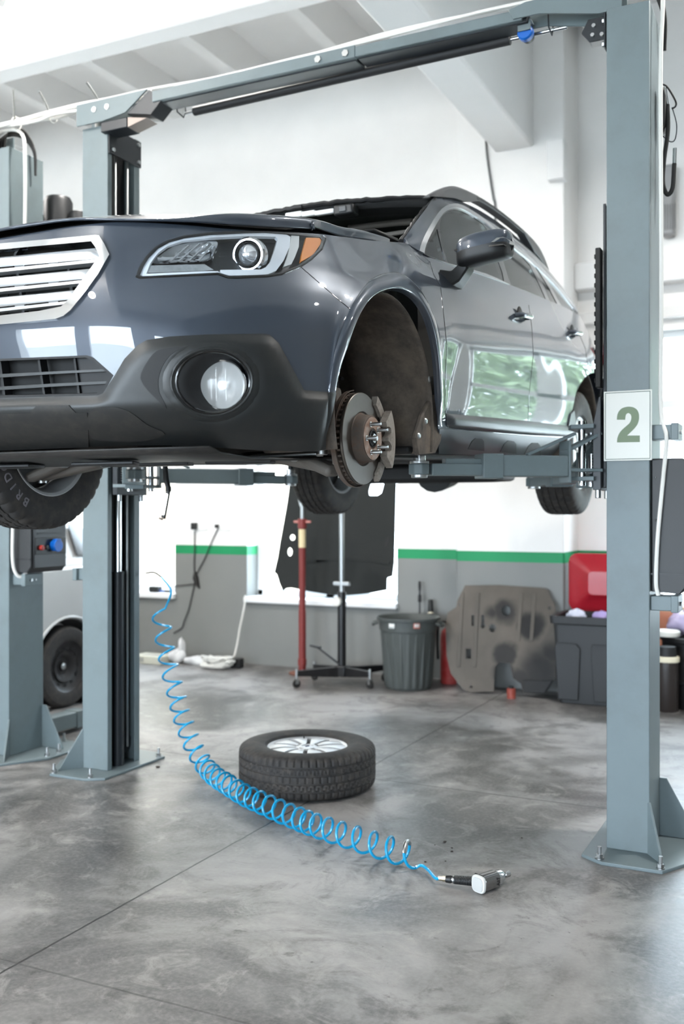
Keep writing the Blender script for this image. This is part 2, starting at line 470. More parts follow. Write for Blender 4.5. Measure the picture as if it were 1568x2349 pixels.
# ------------------------------------------------------------------ light
w = bpy.data.worlds.new('sky'); scene.world = w; w.use_nodes = True
bg = w.node_tree.nodes['Background']; bg.inputs[0].default_value = (.74,.87,1.0,1); bg.inputs[1].default_value = 6.0
def area(name, loc, rot, sx, sy, power, c=(1,1,1), portal=False):
    l = bpy.data.lights.new(name, 'AREA'); l.shape = 'RECTANGLE'; l.size = sx; l.size_y = sy; l.energy = power; l.color = c
    o = bpy.data.objects.new(name, l); col.objects.link(o); o.location = loc; o.rotation_euler = rot
    if portal: l.cycles.is_portal = True
    return o
for i, (W, y) in enumerate(((W1, YB+.3), (W2, YB+.3), (W3, 8.75), (W4, 8.75))):
    area('window_light', ((W[0]+W[1])/2, y+.12, (W[2]+W[3])/2), (-pi/2, 0, 0), W[1]-W[0], W[3]-W[2], 1, portal=True)
for W in (G1, G2, G3):
    area('door_light', ((W[0]+W[1])/2, YF-.32, (W[2]+W[3])/2), (pi/2, 0, 0), W[1]-W[0], W[3]-W[2], 1, portal=True)
# unseen bell lamps added under the ceiling to brighten the hall
M_LAMP = mat('lamp_housing', (225,225,225), .4)
k = 0
for X, Y, PW in ((-7.2,4.9,30), (-3.6,4.9,30), (.4,5.0,36), (2.4,4.9,12), (-6.0,.6,50)):
        k += 1
        t = thing('fill_lamp', 'added bell lamp out of view under the roof slab, brightens the hall', 'lamp', (X, Y, 4.9), group='added bell lamps under the roof')
        MB().lathe([(.0,.20),(.05,.20),(.06,.12),(.15,.0),(.153,.0),(.065,.13),(.055,.205),(0,.206)], n=32).build('shade', M_LAMP, t)
        MB().cyl((0,0,.2), (0,0,.60), .008, n=8).build('rod', M_ZINC, t)
        area('fill_lamp_light', (X, Y, 4.93), (0, 0, 0), .2, .2, PW, (1, .965, .92)).data.shape = 'DISK'
M_OPAL = mat('fill_globe_opal', (255,250,240), .3, emit=3)  # unseen globes added to brighten the upper wall, ceiling and car front
for X, Y, PW in ((-7.4,2.5,110), (-4.4,2.5,110), (-3.4,-2.4,360)):
    t = thing('fill_globe', 'added white globe lamp out of view, brightens walls and car front', 'lamp', (X, Y, 4.5), group='added globe lamps under the roof')
    MB().sphere((0,0,0), .13, 24, 14).build('globe', M_OPAL, t); MB().cyl((0,0,.12), (0,0,1.1185), .01, n=8).build('rod', M_ZINC, t)
    l = bpy.data.lights.new('fill_globe_light', 'POINT'); l.energy = PW; l.shadow_soft_size = .15; l.color = (1,.975,.945)
    o = bpy.data.objects.new('fill_globe_light', l); col.objects.link(o); o.location = (X, Y, 4.5)
scene.view_settings.view_transform = 'Standard'; scene.view_settings.look = 'None'; scene.view_settings.gamma = 1; scene.view_settings.use_curve_mapping = False
scene.view_settings.exposure = 1.85
# ------------------------------------------------------------------ two-post lifts
def bolt(mb, p, h=.05, r=.008):
    p = V(p)
    mb.cyl(p, p+V((0,0,h)), r, n=10); mb.cyl(p, p+V((0,0,.005)), r*2.2, n=14); hexnut(mb, p+V((0,0,.006)), (0,0,1), r*1.75, .013)
PLATE = [(-.08,-.12),(.01,-.18),(.255,-.18),(.34,-.03),(.41,.08),(.41,.24),(.34,.36),(.25,.48),(.01,.48),(-.08,.42)]
def column(lift, O, xi, s, y0, zcar, h=3.6):
    """one post; xi = open side, s = outward sign, O = lift origin; built in lift-local coordinates"""
    W, D, t = .178, .285, .008
    def P(dx, dy, z): return V((xi+s*dx, y0+dy, z))-O
    c = empty('column', P(.09, .14, 0), parent=lift); CO = O+c.location
    def Q(dx, dy, z): return V((xi+s*dx, y0+dy, z))-CO
    def bx(mb, a, b): p, q = Q(*a), Q(*b); return mb.box(p.x, p.y, p.z, q.x, q.y, q.z)
    sh = MB()
    prof = [(0,0),(0,.036),(.006,.036),(.006,t),(W-t,t),(W-t,D-t),(.006,D-t),(.006,D-.046),(0,D-.046),(0,D),(W,D),(W,0)]
    sh.prism([Q(a, b, .014) for a, b in prof], (0,0,h-.014))
    sh.build('post', M_LIFT, c, bevel=.004)
    MB().prism([Q(a, b, .0) for a, b in PLATE], (0,0,.014)).build('base_plate', M_LIFT, c, bevel=.003)
    g = [[(.172,.003),(.172,-.006)],[(W,D-.012),(W,D-.002)]]
    MB().prism([Q(.168,.002,.014), Q(.25,-.12,.014), Q(.24,-.11,.03), Q(.176,-.004,.23), Q(.168,.002,.23)], Q(.176,.008,0)-Q(.168,.002,0)).build('gusset', M_LIFT, c, bevel=.0015)
    MB().prism([Q(W,D-.012,.014), Q(W+.16,D-.012,.014), Q(W+.16,D-.012,.03), Q(W+.03,D-.012,.27), Q(W,D-.012,.27)], (0,.01,0)).build('gusset', M_LIFT, c, bevel=.0015)
    for a, b in ((-.0,-.145),(.245,-.155),(.37,.11),(.37,.21),(-.05,.40),(.2,.445)):
        mb = MB(); bolt(mb, Q(a, b, .014)); mb.build('anchor_bolt', M_ZINC, c)
    # inside: hydraulic ram, lifting ropes, near-black box standing in for the shade at the back
    zr = min(1.1, zcar-.1)
    MB().lathe([(0,0),(.034,0),(.034,zr-.014),(.036,zr-.014),(.036,zr-.002),(0,zr-.002)], Q(.036,.135,.014), (0,0,1), n=28).build('ram_cylinder', M_LIFTD, c)
    if zcar > 1: MB().cyl(Q(.036,.135,zr), Q(.036,.135,zcar+.05), .021, n=20).build('ram_rod', M_CHROME, c)
    MB().cyl(Q(.04,.222,.10), Q(.04,.222,h-.1), .0075, n=8).build('rope', M_ZINC, c)
    MB().cyl(Q(.04,.115,zcar+.5), Q(.04,.115,h-.1), .0075, n=8).build('rope', M_ZINC, c)
    MB().lathe([(0,-.018),(.06,-.018),(.064,-.012),(.05,0),(.064,.012),(.06,.018),(0,.018)], Q(.075,.222,.12), (1,0,0), n=32).build('pulley', M_LIFTD, c)
    bx(MB(), (.100,.012,.02), (.165,D-.012,h-.01)).build('inner_shade', mat('column_shade', (20,22,24), .6), c)
    # head plate with bolts
    hd = MB(); bx(hd, (-.012,.0,h-.16), (-.004,D,h-.01)); hd.build('head_plate', M_LIFTD, c, bevel=.002)
    for b in (.03, D-.03):
        for z in (h-.035, h-.135):
            mb = MB(); hexnut(mb, Q(-.013, b, z), (-s,0,0), .012, .01); mb.build('bolt', M_ZINC, c)
    return c
def carriage(lift, O, xi, s, y0, z0, guard=True):
    D = .285
    c = empty('carriage', V((xi, y0+D/2, z0))-O, parent=lift); CO = O+c.location
    def Q(dx, dy, z): return V((xi+s*dx, y0+dy, z0+z))-CO
    def bx(a, b, mb=None): mb = mb or MB(); p, q = Q(*a), Q(*b); return mb.box(p.x, p.y, p.z, q.x, q.y, q.z)
    # tall slide with slanted top
    MB().prism([Q(-.012,.05,-.03), Q(-.012,D-.05,-.03), Q(-.012,D-.05,1.10), Q(-.012,.05,1.20)], (-s*.012,0,0)).build('slide', M_LIFTD, c, bevel=.002)
    MB().prism([Q(-.06,.01,-.04), Q(-.06,.01,.24), Q(-.035,.01,.36), Q(-.026,.01,.36), Q(-.026,.01,-.04)], (0,D-.02,0)).build('back_plate', M_LIFTD, c, bevel=.002)
    for dz, nm in ((.225,'lug'), (0.0,'lug')):
        MB().prism([Q(-.05,-.02,dz), Q(-.05,D+.02,dz), Q(-.15,D+.01,dz), Q(-.175,D*.82,dz), Q(-.175,D*.18,dz), Q(-.15,-.01,dz)], (0,0,.018)).build(nm, M_ZINC if False else M_LIFT, c, bevel=.002)
    for dy in (.045, D-.045):
        MB().cyl(Q(-.115,dy,-.02), Q(-.115,dy,.262), .016, n=18).build('pivot_pin', M_CHROME, c)
        MB().cyl(Q(-.045,dy,-.075), Q(-.045,dy,.02), .013, n=14).build('lock_pin', M_ZINC, c, bevel=.002)
        sp = [Q(-.062+.007*cos(i*.9), dy+.007*sin(i*.9), .03+.17*i/90) for i in range(91)]
        MB().tube(sp, .0018, 5).build('spring', M_ZINC, c)
    if guard:
        mb = MB(); bx((-.026,.0,.40), (-.048,.06,1.0), mb)
        for i in range(14): bx((-.046,.0,.42+i*.041), (-.053,.06,.44+i*.041), mb)
        mb.build('door_guard', M_RUBBER, c, bevel=.004)
    return c
def arm(lift, O, p0, p1, p2, zb, hgt, pad=True, wid=.10):
    """outer box p0-p1, inner slide p1-p2 with the pad at p2 (world x, y)"""
    a = empty('lift_arm', V((*p0, zb))-O, parent=lift); AO = O+a.location
    def Q(p, z): return V((p[0], p[1], z))-AO
    d = (V(p1)-V(p0)).normalized()
    MB().bar(Q(p0, zb+hgt/2), Q(p1, zb+hgt/2), wid, hgt).build('arm_tube', M_LIFT, a, bevel=.006)
    q0 = V(p1)-d*.06; q1 = V(p1)+d*.03
    MB().bar(Q(q0, zb+hgt/2-.002), Q(q1, zb+hgt/2-.002), wid+.014, hgt+.014).build('arm_collar', M_LIFT, a, bevel=.004)
    e = V(p2)-(V(p2)-V(p1)).normalized()*.045
    MB().bar(Q(p1, zb+.028), Q(e, zb+.026), wid*.72, .05).build('arm_slide', M_LIFT, a, bevel=.004)
    m0 = V(p1)+(e-V(p1))*.05; m1 = V(p1)+(e-V(p1))*.75
    MB().bar(Q(m0, zb+.062), Q(m1, zb+.062), wid*.5, .022).build('slide_rail', M_LIFT, a, bevel=.003)
    MB().lathe([(0,0),(.046,0),(.046,.045),(0,.045)], Q(p2, zb+.005), n=8, ref=(*d,0)).build('pad_socket', M_LIFT, a, bevel=.004)
    for z_, z2, r_ in ((zb-.008, zb+.006, .034), (zb+.05, zb+.062, .04)): MB().cyl(Q(p2, z_), Q(p2, z2), r_, n=24).build('pad_ring', M_ZINC, a, bevel=.002)
    mb = MB(); mb.cyl(Q(p2, zb+.06), Q(p2, zb+.092), .026, n=24); mb.build('pad_screw', M_CHROME, a, bevel=.002)
    if pad: MB().cyl(Q(p2, zb+.09), Q(p2, zb+pad), .017, n=18).build('pad_stem', M_LIFTD, a, bevel=.002)
    # pivot fork: bent plate and strap
    t = .014; b0 = V(p0)-d*.0; b1 = V(p0)-d*.16
    MB().bar(Q(b0, zb+hgt+.02), Q(b1, zb+hgt+.10-.0), .07, t).build('fork_plate', M_LIFT, a, bevel=.002)
    MB().bar(Q(b0-d*-.01, zb+.03), Q(b1, zb+.03), .085, t).build('fork_plate', M_LIFT, a, bevel=.002)
    MB().bar(Q(b0, zb+hgt/2+.02), Q(b0-d*.012, zb+hgt/2+.02), wid, hgt+.09).build('end_plate', M_LIFT, a, bevel=.003)
    s0 = V(p0)+d*.17
    MB().bar(Q(s0, zb+hgt+.004), Q(V(p0)-d*.05, zb+hgt+.098), .03, .012).build('strap', M_LIFT, a, bevel=.002)
    return a
def crossbeam(lift, O, xl, xr, y):
    b = empty('crossbeam', V(((xl+xr)/2, y+.06, 3.65))-O, parent=lift); BO = O+b.location
    def bx(x0, y0, z0, x1, y1, z1): return MB().box(x0-BO.x, y0-BO.y, z0-BO.z, x1-BO.x, y1-BO.y, z1-BO.z)
    def Q(x, y_, z): return V((x, y_, z))-BO
    xm = xl+(xr-xl)*.56
    bx(xl+.33, y-.004, 3.648, xm, y+.03, 3.708).build('beam_sleeve', M_LIFT, b, bevel=.004); bx(xl+.35, y+.02, 3.643, xm-.005, y+.128, 3.70).build('inner_channel', M_LIFTD, b, bevel=.004)
    bx(xm-.05, y, 3.652, xr-.38, y+.03, 3.703).build('beam_bar', M_LIFT, b, bevel=.004); bx(xm+.005, y+.02, 3.647, xr-.36, y+.124, 3.695).build('inner_channel', M_LIFTD, b, bevel=.004)
    for x in (xm-.2, xm-.05):
        mb = MB(); hexnut(mb, Q(x, y-.012, 3.676), (0,1,0), .018, .009); mb.build('bolt', M_ZINC, b)
    for s, x in ((1, xl), (-1, xr)):
        e = empty('end_bracket', Q(x, y, 3.6), parent=b); EO = BO+e.location
        def R(dx, dy, z): return V((x+s*dx, y+dy, z))-EO
        for dy in (-.008, .118):
            MB().prism([R(-.185,dy,3.602), R(-.002,dy,3.602), R(.155,dy,3.622), R(.30,dy,3.722), R(-.185,dy,3.722)] if s > 0 else
                [R(-.06,dy,3.602), R(.04,dy,3.602), R(.30,dy,3.66), R(.42,dy,3.66), R(.44,dy,3.705), R(.36,dy,3.725), R(-.06,dy,3.725)], (0,.010,0)).build('bracket_plate', M_LIFT, e, bevel=.002)
        MB().prism([R(.155,.003,3.618), R(.315,.003,3.585), R(.40,.003,3.662), R(.31,.003,3.722)] if s > 0 else [R(.01,.02,3.50), R(.085,.02,3.50), R(.12,.02,3.545), R(.09,.02,3.60), R(.01,.02,3.60)], (0,.115 if s > 0 else .012,0)).build('corner_gusset', M_LIFTD, e, bevel=.003)
        if s > 0:
            fl = MB(); q_ = R(0,0,3.60); fl.box(R(-.02,.0,0).x, R(0,.0,0).y, q_.z-.055, R(.16,0,0).x, R(0,.115,0).y, q_.z); fl.build('under_block', M_LIFTD, e, bevel=.004)
            MB().prism([R(.16,.005,3.545), R(.29,.005,3.575), R(.16,.005,3.60)], (0,.10,0)).build('toe_plate', mat('pink_lit_flange', (150,136,128), .5, .3), e, bevel=.002)  # pinkish light on this plate is put into its colour
        for dx, z in ((.03,3.675), (-.06 if s > 0 else -.02,3.675)):
            MB().cyl(R(dx,-.012,z), R(dx,-.007,z), .015, n=18).build('rivet', M_ZINC, e)
        if s < 0:
            for dx, z in ((.03,3.52), (.07,3.525), (.065,3.565)):
                mb = MB(); hexnut(mb, R(dx,.01,z), (0,1,0), .009, .01); mb.build('bolt', M_ZINC, e)
    return b, Q
def make_lift(name, label, xiL, xiR, yL, yR, zcar, beam_y):
    O = V(((xiL+xiR)/2, (yL+yR)/2+.14, 0))
    L = thing(name, label, 'lift', O, group='two-post lifts')
    column(L, O, xiL, -1, yL, zcar); column(L, O, xiR, 1, yR, zcar)
    carriage(L, O, xiL, -1, yL, zcar); carriage(L, O, xiR, 1, yR, zcar)
    b, Q = crossbeam(L, O, xiL, xiR, beam_y)
    return L, O, b, Q
LIFT, LO, BEAM, BQ = make_lift('vehicle_lift', 'grey two-post lift number 2 holding up the dark blue car', -3.585, -.85, 4.39, 4.32, 1.585, 4.355)
# arms under the car
arm(LIFT, LO, (-1.02,4.27), (-1.30,4.05), (-1.525,3.86), 1.60, .09, pad=.085)
arm(LIFT, LO, (-1.00,4.62), (-1.22,4.98), (-1.44,5.34), 1.585, .075, pad=.15)
arm(LIFT, LO, (-3.38,4.36), (-3.15,4.06), (-2.94,3.80), 1.60, .09, pad=.085)
arm(LIFT, LO, (-3.43,4.66), (-3.08,5.03), (-2.90,5.24), 1.615, .085, pad=.13)
# padded switch bar and its rod under the beam
bar_ = empty('safety_bar', BQ(-2.2, 4.53, 3.64), parent=BEAM); BB = V((-2.2, 4.53, 3.64))
def SB(x, y, z): return V((x, y, z))-BB
MB().cyl(SB(-3.12,4.55,3.645), SB(-1.325,4.50,3.645), .024, n=20).build('foam_sleeve', mat('black_foam', (34,34,35), .6, var=.1, scale=40), bar_, bevel=.003)
MB().cyl(SB(-3.18,4.552,3.645), SB(-3.12,4.55,3.645), .009, n=12).build('rod', M_CHROME, bar_); MB().cyl(SB(-1.325,4.50,3.645), SB(-1.06,4.495,3.645), .009, n=12).build('rod', M_CHROME, bar_)
for x, y in ((-3.19,4.5), (-1.13,4.45)):
    MB().tube([SB(x,y-.02,3.70), SB(x,y-.01,3.635), SB(x,y+.05,3.625), SB(x,y+.07,3.66), SB(x,y+.065,3.70)], .004, 8).build('wire_hanger', M_LIFTD, bar_)
lm = empty('limit_switch', BQ(-1.23,4.42,3.62), parent=BEAM); LB = V((-1.23,4.42,3.62))
MB().box(-.03,-.03,.0,.03,-.024,.05).box(-.03,-.03,.044,.03,.04,.05).build('bracket', M_LIFT, lm, bevel=.002)
MB().lathe([(0,-.02),(.03,-.02),(.036,-.012),(.036,.012),(.03,.02),(0,.02)], (0,0,0), (0,1,0), n=24).build('roller', mat('blue_plastic', (0,92,180), .4), lm)
MB().cyl((.0,.02,0), (.0,.05,0), .028, n=20).build('switch_body', M_BLACK, lm, bevel=.003)

# neighbouring lift, lowered
LIFT1, LO1, BEAM1, BQ1 = make_lift('vehicle_lift', 'grey two-post lift at the far left, arms lowered under the silver car', -7.25, -4.50, 4.40, 4.40, .10, 4.44)
a1 = arm(LIFT1, LO1, (-4.52,4.74), (-4.50,5.20), (-4.62,5.75), .03, .10, pad=.07)
a2 = arm(LIFT1, LO1, (-7.1,4.72), (-6.95,5.2), (-6.75,5.75), .05, .085, pad=.07)
# power unit behind the post head
pu = empty('power_unit', V((-4.36,4.86,3.30))-LO1, parent=LIFT1)
MB().lathe([(0,-.32),(.085,-.32),(.09,-.31),(.09,.10),(.075,.13),(.0,.135)], (.0,0,0), (0,0,1), n=28).build('motor', M_BLACK, pu)
MB().lathe([(0,-.3),(.055,-.3),(.055,.05),(.05,.06),(0,.06)], (.13,.03,-.03), (0,0,1), n=22).build('oil_tank', M_BLACK, pu)
MB().box(-.13,-.06,-.35,-.04,.02,.02).box(-.10,-.17,-.3,.02,-.07,-.28).build('valve_block', M_LIFTD, pu, bevel=.005)
for i in range(2): MB().tube([V((-.12+.02*i,-.05,-.02)), V((-.13+.03*i,-.06,.07)), V((-.1,-.09,-.05)), V((-.09+.02*i,-.07,-.28))], .007, 8).build('pipe', M_ZINC, pu)
# hoses over the post heads
for (x0, y0) in ((-4.42,4.52), (-.77,4.46)):
    h = thing('hydraulic_hose', 'black hoses looping over the head of the %s' % ('far left post' if x0 < -2 else 'right-hand post near the number sign'), 'hose', (x0, y0, 3.6), group='black hoses over the post heads')
    for k in range(4):
        dx = .02*k
        if x0 < -2: pts = [V((-.10+dx,-.02,.02)), V((-.09+dx,0,.11+.008*k)), V((.03+dx*.6,.03,.12+.01*k)), V((.115+dx*.2,.06,.03)), V((.125,.07,-.12))]
        else: pts = [V((.03+dx*.3,.0,.30)), V((.055+dx*.4,.02,.2)), V((.10+dx*.3,.05,.1)), V((.125+dx*.1,.08,.0)), V((.125,.1,-.12))]
        MB().tube(crom(pts, 8), .007, 8).build('hose_line', M_RUBBER, h)
# ------------------------------------------------------------------ what hangs on the posts
M_BOX = mat('charcoal_case', (40,41,42), .5, var=.08)
def control_box(label, loc, facts):
    """local: X out from the post, Y back; the console faces +X"""
    t = thing('control_box', label, 'control box', loc, group='control boxes on the posts')
    W, D, Hh = .15, .30, .56
    MB().prism([V(p) for p in [(0,0,.0),(W-.03,0,-.008),(W,0,.03),(W,0,Hh-.03),(W-.02,0,Hh),(0,0,Hh)]], (0,D,0)).build('case', M_BOX, t, bevel=.006)
    MB().box(0,-.004,.07,W-.004,D+.004,.078).build('case_seam', M_BLACK, t)
    MB().box(W,.015,.02,W+.012,D-.015,Hh-.02).build('console', mat('console_black', (20,21,22), .35), t, bevel=.004)
    s = MB().box(W+.012,.03,.40,W+.016,D-.03,.53).build('display', mat('display_glass', (176,190,205), .12, spec=.8), t, bevel=.002)
    MB().prism([(W+.012,.05,.35),(W+.012,.09,.35),(W+.012,.09,.38),(W+.012,.05,.38)], (.002,0,0), [[(W+.012,.054,.354),(W+.012,.086,.354),(W+.012,.086,.376),(W+.012,.054,.376)]]).build('key_frame', M_WHITE, t)
    for z in (.31, .265):
        MB().cyl((W+.012,.07,z), (W+.040,.07,z), .014, n=18).cyl((W+.012,.07,z), (W+.02,.07,z), .018, n=18).build('chrome_key', M_CHROME, t, bevel=.002)
    MB().box(W+.012,.04,.22,W+.018,D-.06,.228).build('slot', M_BOX, t)
    MB().box(W+.012,.02,.10,W+.018,D-.02,.20).build('socket_panel', mat('panel_black', (12,13,14), .4), t, bevel=.003)
    mb = MB(); mb.cyl((W+.016,.17,.15), (W+.05,.17,.15), .033, n=26); mb.cyl((W+.05,.17,.15), (W+.058,.17,.15), .037, n=26); mb.box(W+.03,.15,.175,W+.06,.19,.19)
    mb.build('blue_socket', mat('blue_plastic', (0,92,180), .4), t, bevel=.003)
    MB().cyl((W+.018,.06,.14), (W+.04,.06,.14), .015, n=20).build('red_button', mat('red_button', (150,36,30), .4), t, bevel=.003)
    MB().cyl((W+.018,.105,.14), (W+.035,.105,.14), .012, n=20).build('black_button', M_BLACK, t, bevel=.002)
    for z in (.03,.12,.30,.48): MB().sphere((.02,-.001,z), .005, 8, 6).build('screw', M_CHROME, t)
    return t
control_box('charcoal control box beside the number 2 sign, right post', (-.671, 4.345, 1.115), None)
control_box('charcoal control box with a blue socket on the far left post', (-4.322, 4.42, 1.10), None)
def bracket(label, loc):
    t = thing('cable_bracket', label, 'bracket', loc, group='grey brackets on the posts')
    MB().box(0,0,0,.09,.10,.062).build('block', M_LIFT, t, bevel=.004)
    MB().box(.085,-.02,-.004,.115,.12,.066).build('clamp_plate', M_LIFT, t, bevel=.003)
    mb = MB(); hexnut(mb, (.115,.03,.03), (1,0,0), .009, .008); hexnut(mb, (.115,.07,.03), (1,0,0), .006, .004); mb.build('bolt', M_ZINC, t)
    return t
bracket('grey clamp block on the right post above its control box', (-.672, 4.34, 1.755))
bracket('grey clamp block on the right post under its control box', (-.672, 4.34, 1.035))
bracket('grey clamp block on the far left post under its control box', (-4.322, 4.43, 1.02))
bracket('grey clamp block at the back of the left post, half hidden', (-3.80, 4.6, 1.06)).rotation_euler = (0,0,pi)
# number sign
def smooth2(P, n=4): return [(p.x, p.y) for p in crom([V((a, b, 0)) for a, b in P], n)]
sg = thing('number_sign', 'white sign with a grey-green number 2 on the right-hand post', 'sign', (-.76, 4.311, 1.815))
MB().box(-.099,-.004,-.148,.099,.004,.148).build('plate', mat('sign_white', (206,206,198), .35), sg, bevel=.0015)
MB().prism([(-.093,-.0048,-.142),(.093,-.0048,-.142),(.093,-.0048,.142),(-.093,-.0048,.142)], (0,.002,0), [[(-.0905,-.0048,-.1395),(.0905,-.0048,-.1395),(.0905,-.0048,.1395),(-.0905,-.0048,.1395)]]).build('border', mat('sign_green_line', (46,70,50), .5), sg, smooth=False)
TWO = smooth2([(687,302),(690,272),(700,247),(720,226),(748,216),(775,214),(800,219),(822,234),(834,257),(837,285),(834,310),(824,336),(804,362),(780,386),(757,408)])+[(842,408),(842,452),(688,455)]+smooth2([(690,428),(700,400),(720,372),(750,345),(772,325),(782,305),(785,285),(780,267),(768,258),(756,260),(747,273),(743,302)])
tm = MB(); tm.prism([un(1180+x*.34065, 860+y*.34065, Y=4.3065)-V((-.76, 4.311, 1.815)) for x, y in TWO], (0,.0008,0))
tm.build('numeral', mat('sign_green', (104,120,92), .5), sg, smooth=False)
# white supply cables
cb = thing('supply_cable', 'white cables running along the crossbeam to the right-hand post', 'cable', (-2.2, 4.4, 3.72))
def CBt(pts, r, nm='cable_run', m=None):
    MB().tube(crom([V(p)-V((-2.2,4.4,3.72)) for p in pts], 7), r, 8).build(nm, m or M_CABLE, cb)
xs = [-4.8,-4.3,-4.0,-3.72,-3.3,-2.9,-2.4,-1.9,-1.4,-.95,-.72,-.64]
for k in range(4):
    rr = random.Random(k)
    pts = [(x, 4.40+.022*k+rr.uniform(-.006,.006), 3.735+.012*(k % 2)+rr.uniform(-.006,.01)+(.012*sin(x*3+k))) for x in xs[:7 if k > 1 else 12]]
    if k == 0: pts += [(-.63,4.40,3.62), (-.635,4.37,3.3), (-.632,4.37,2.4), (-.632,4.36,1.9), (-.605,4.33,1.76), (-.618,4.33,1.6), (-.64,4.33,1.35), (-.648,4.335,1.16), (-.64,4.34,1.1)]
    CBt(pts, .009)
CBt([(-4.45,4.43,3.74),(-4.1,4.38,3.70),(-3.95,4.38,3.715),(-3.7,4.38,3.70)], .009)
CBt([(-3.72,4.47,3.56),(-3.72,4.47,3.72)], .016, 'cable_conduit')
wc = thing('supply_cable', 'white cable hanging down the far left post', 'cable', (-4.3, 4.45, 3.6))
MB().tube(crom([V((-.25,.05,.10)), V((-.12,.02,.13)), V((.03,0,.08)), V((.055,.0,-.1)), V((.03,.02,-.6)), V((.012,.0,-1.2)), V((.012,-.03,-1.8)), V((.02,-.06,-2.2)), V((.02,-.06,-2.45)), V((.04,-.03,-2.53)), V((.06,.02,-2.50))], 8), .010, 8).build('cable_run', M_CABLE, wc)
for i, (px0, py0, px1, py1) in enumerate(((30,205,32,278), (90,210,115,262), (199,190,231,240))):
    p0, p1 = un(px1, py1, Y=4.42), un(px0, py0, Y=4.42)
    t = thing('cable_tie', ('thin grey cable tie sticking up at the left picture edge', 'thin grey cable tie sticking up from the cables, between two others', 'thin grey cable tie sticking up beside the left post head')[i], 'cable tie', p0, group='cable ties on the white cables')
    mid = (p1-p0)/2+V((.004,0,.0))
    MB().tube(crom([V((0,0,0)), mid, p1-p0], 6), .006, 6).build('tail', mat('grey_nylon', (74,78,76), .5), t)
    MB().lathe([(.034,-.004),(.037,-.004),(.037,.004),(.034,.004)], (0,.02,-.005), (1,0,0), n=20, closed=True).build('loop', M_CABLE, t)
# hose with metal ends hanging on the right post
hk = thing('air_hose', 'short black hose with metal ends hanging high on the right post', 'hose', (-.62, 4.45, 3.2))
ho = V((-.62, 4.45, 3.2))
def hp(px, py): return un(px, py, Y=4.5)-ho
MB().tube(crom([hp(*p) for p in ((1530,240),(1531,300),(1522,370),(1520,420),(1530,446),(1542,430),(1546,375))], 8), .0095, 10).build('hose_line', M_RUBBER, hk)
MB().tube([hp(1524,200), hp(1530,240)], .007, 10).tube([hp(1546,378), hp(1547,340)], .0085, 10).build('metal_end', M_CHROME, hk)
MB().tube(crom([hp(*p) for p in ((1516,192),(1530,200),(1548,230),(1549,243),(1540,250))], 8), .004, 8).build('thin_wire', M_RUBBER, hk)
MB().tube(crom([hp(*p) for p in ((1541,246),(1551,285),(1548,318),(1537,325),(1519,312))], 8), .0025, 6).build('safety_cord', M_LIFTD, hk)
MB().prism([un(px,py,Y=4.47)-ho for px, py in ((1511,195),(1520,196),(1527,220),(1524,285),(1518,305),(1511,300))], (0,.06,0)).build('hook_plate', M_BLACK, hk, bevel=.004)
# ------------------------------------------------------------------ the raised car
CARP = V((-2.225, 3.16, 1.42))
CARM = Matrix.Rotation(radians(-.7), 3, 'Z') @ Matrix.Rotation(radians(2.4), 3, 'X')
CAR = thing('car', 'dark slate blue estate car raised on the lift, front wheel off', 'car', CARP, (radians(2.4), 0, radians(-.7)))
CMI = CARM.transposed()
CO_ = CMI @ (CAMP-CARP)
def lray(px, py): return (CMI @ ray(px, py))
def lun(px, py, x=None, y=None, z=None):
    d = lray(px, py)
    t = (x-CO_.x)/d.x if x is not None else (y-CO_.y)/d.y if y is not None else (z-CO_.z)/d.z
    return CO_+d*t
def lproj(p):
    w = CARM @ V(p) + CARP
    xc = w.x*cos(YAW)+w.y*sin(YAW); zc = -w.x*sin(YAW)+w.y*cos(YAW)
    return (CX+F_PX*xc/zc, CY-F_PX*(w.z-HC)/zc) if zc > .05 else (1e6, 1e6)

def paint_mat():
    m = bpy.data.materials.new('slate_pearl_paint'); m.use_nodes = True; nt = m.node_tree; b = nt.nodes['Principled BSDF']
    b.inputs['Base Color'].default_value = (*lin((62,69,79)), 1); b.inputs['Metallic'].default_value = .28; b.inputs['Specular IOR Level'].default_value = .1; b.inputs['Roughness'].default_value = .34
    b.inputs['Coat Weight'].default_value = 1; b.inputs['Coat Roughness'].default_value = .02; b.inputs['Coat IOR'].default_value = 1.6
    m.diffuse_color = (.05,.06,.08,1)
    return m
M_PAINT = paint_mat()
M_CLAD = mat('grey_cladding', (31,33,33), .40, var=.08, scale=12, dirt=(52,48,43), dscale=14, damt=.3)
M_SATIN = mat('satin_grey_trim', (66,69,72), .38, var=.06, scale=10)
M_GLOSSK = mat('gloss_black', (10,10,11), .12, coat=.5)
M_DARK = mat('under_black', (20,20,21), .6, var=.2, scale=14)
M_VOID = mat('recess_black', (9,9,9), .7)
M_CHR = mat('chrome_trim', (226,227,228), .1, 1.0)
M_SILV = mat('silver_plastic', (200,202,204), .28, .8)
M_CLEAR = glass('clear_lens', (246,248,250))
M_FROST = glass('fog_lens', (240,242,244), 1.5, haze=.28)
M_TINT = glass('car_glass', (196,206,202), 1.85)
M_DIRTY = mat('dusty_liner', (80,73,67), .85, var=.3, scale=10, dirt=(136,120,104), dscale=7, damt=.6, bump=.3, bscale=40)

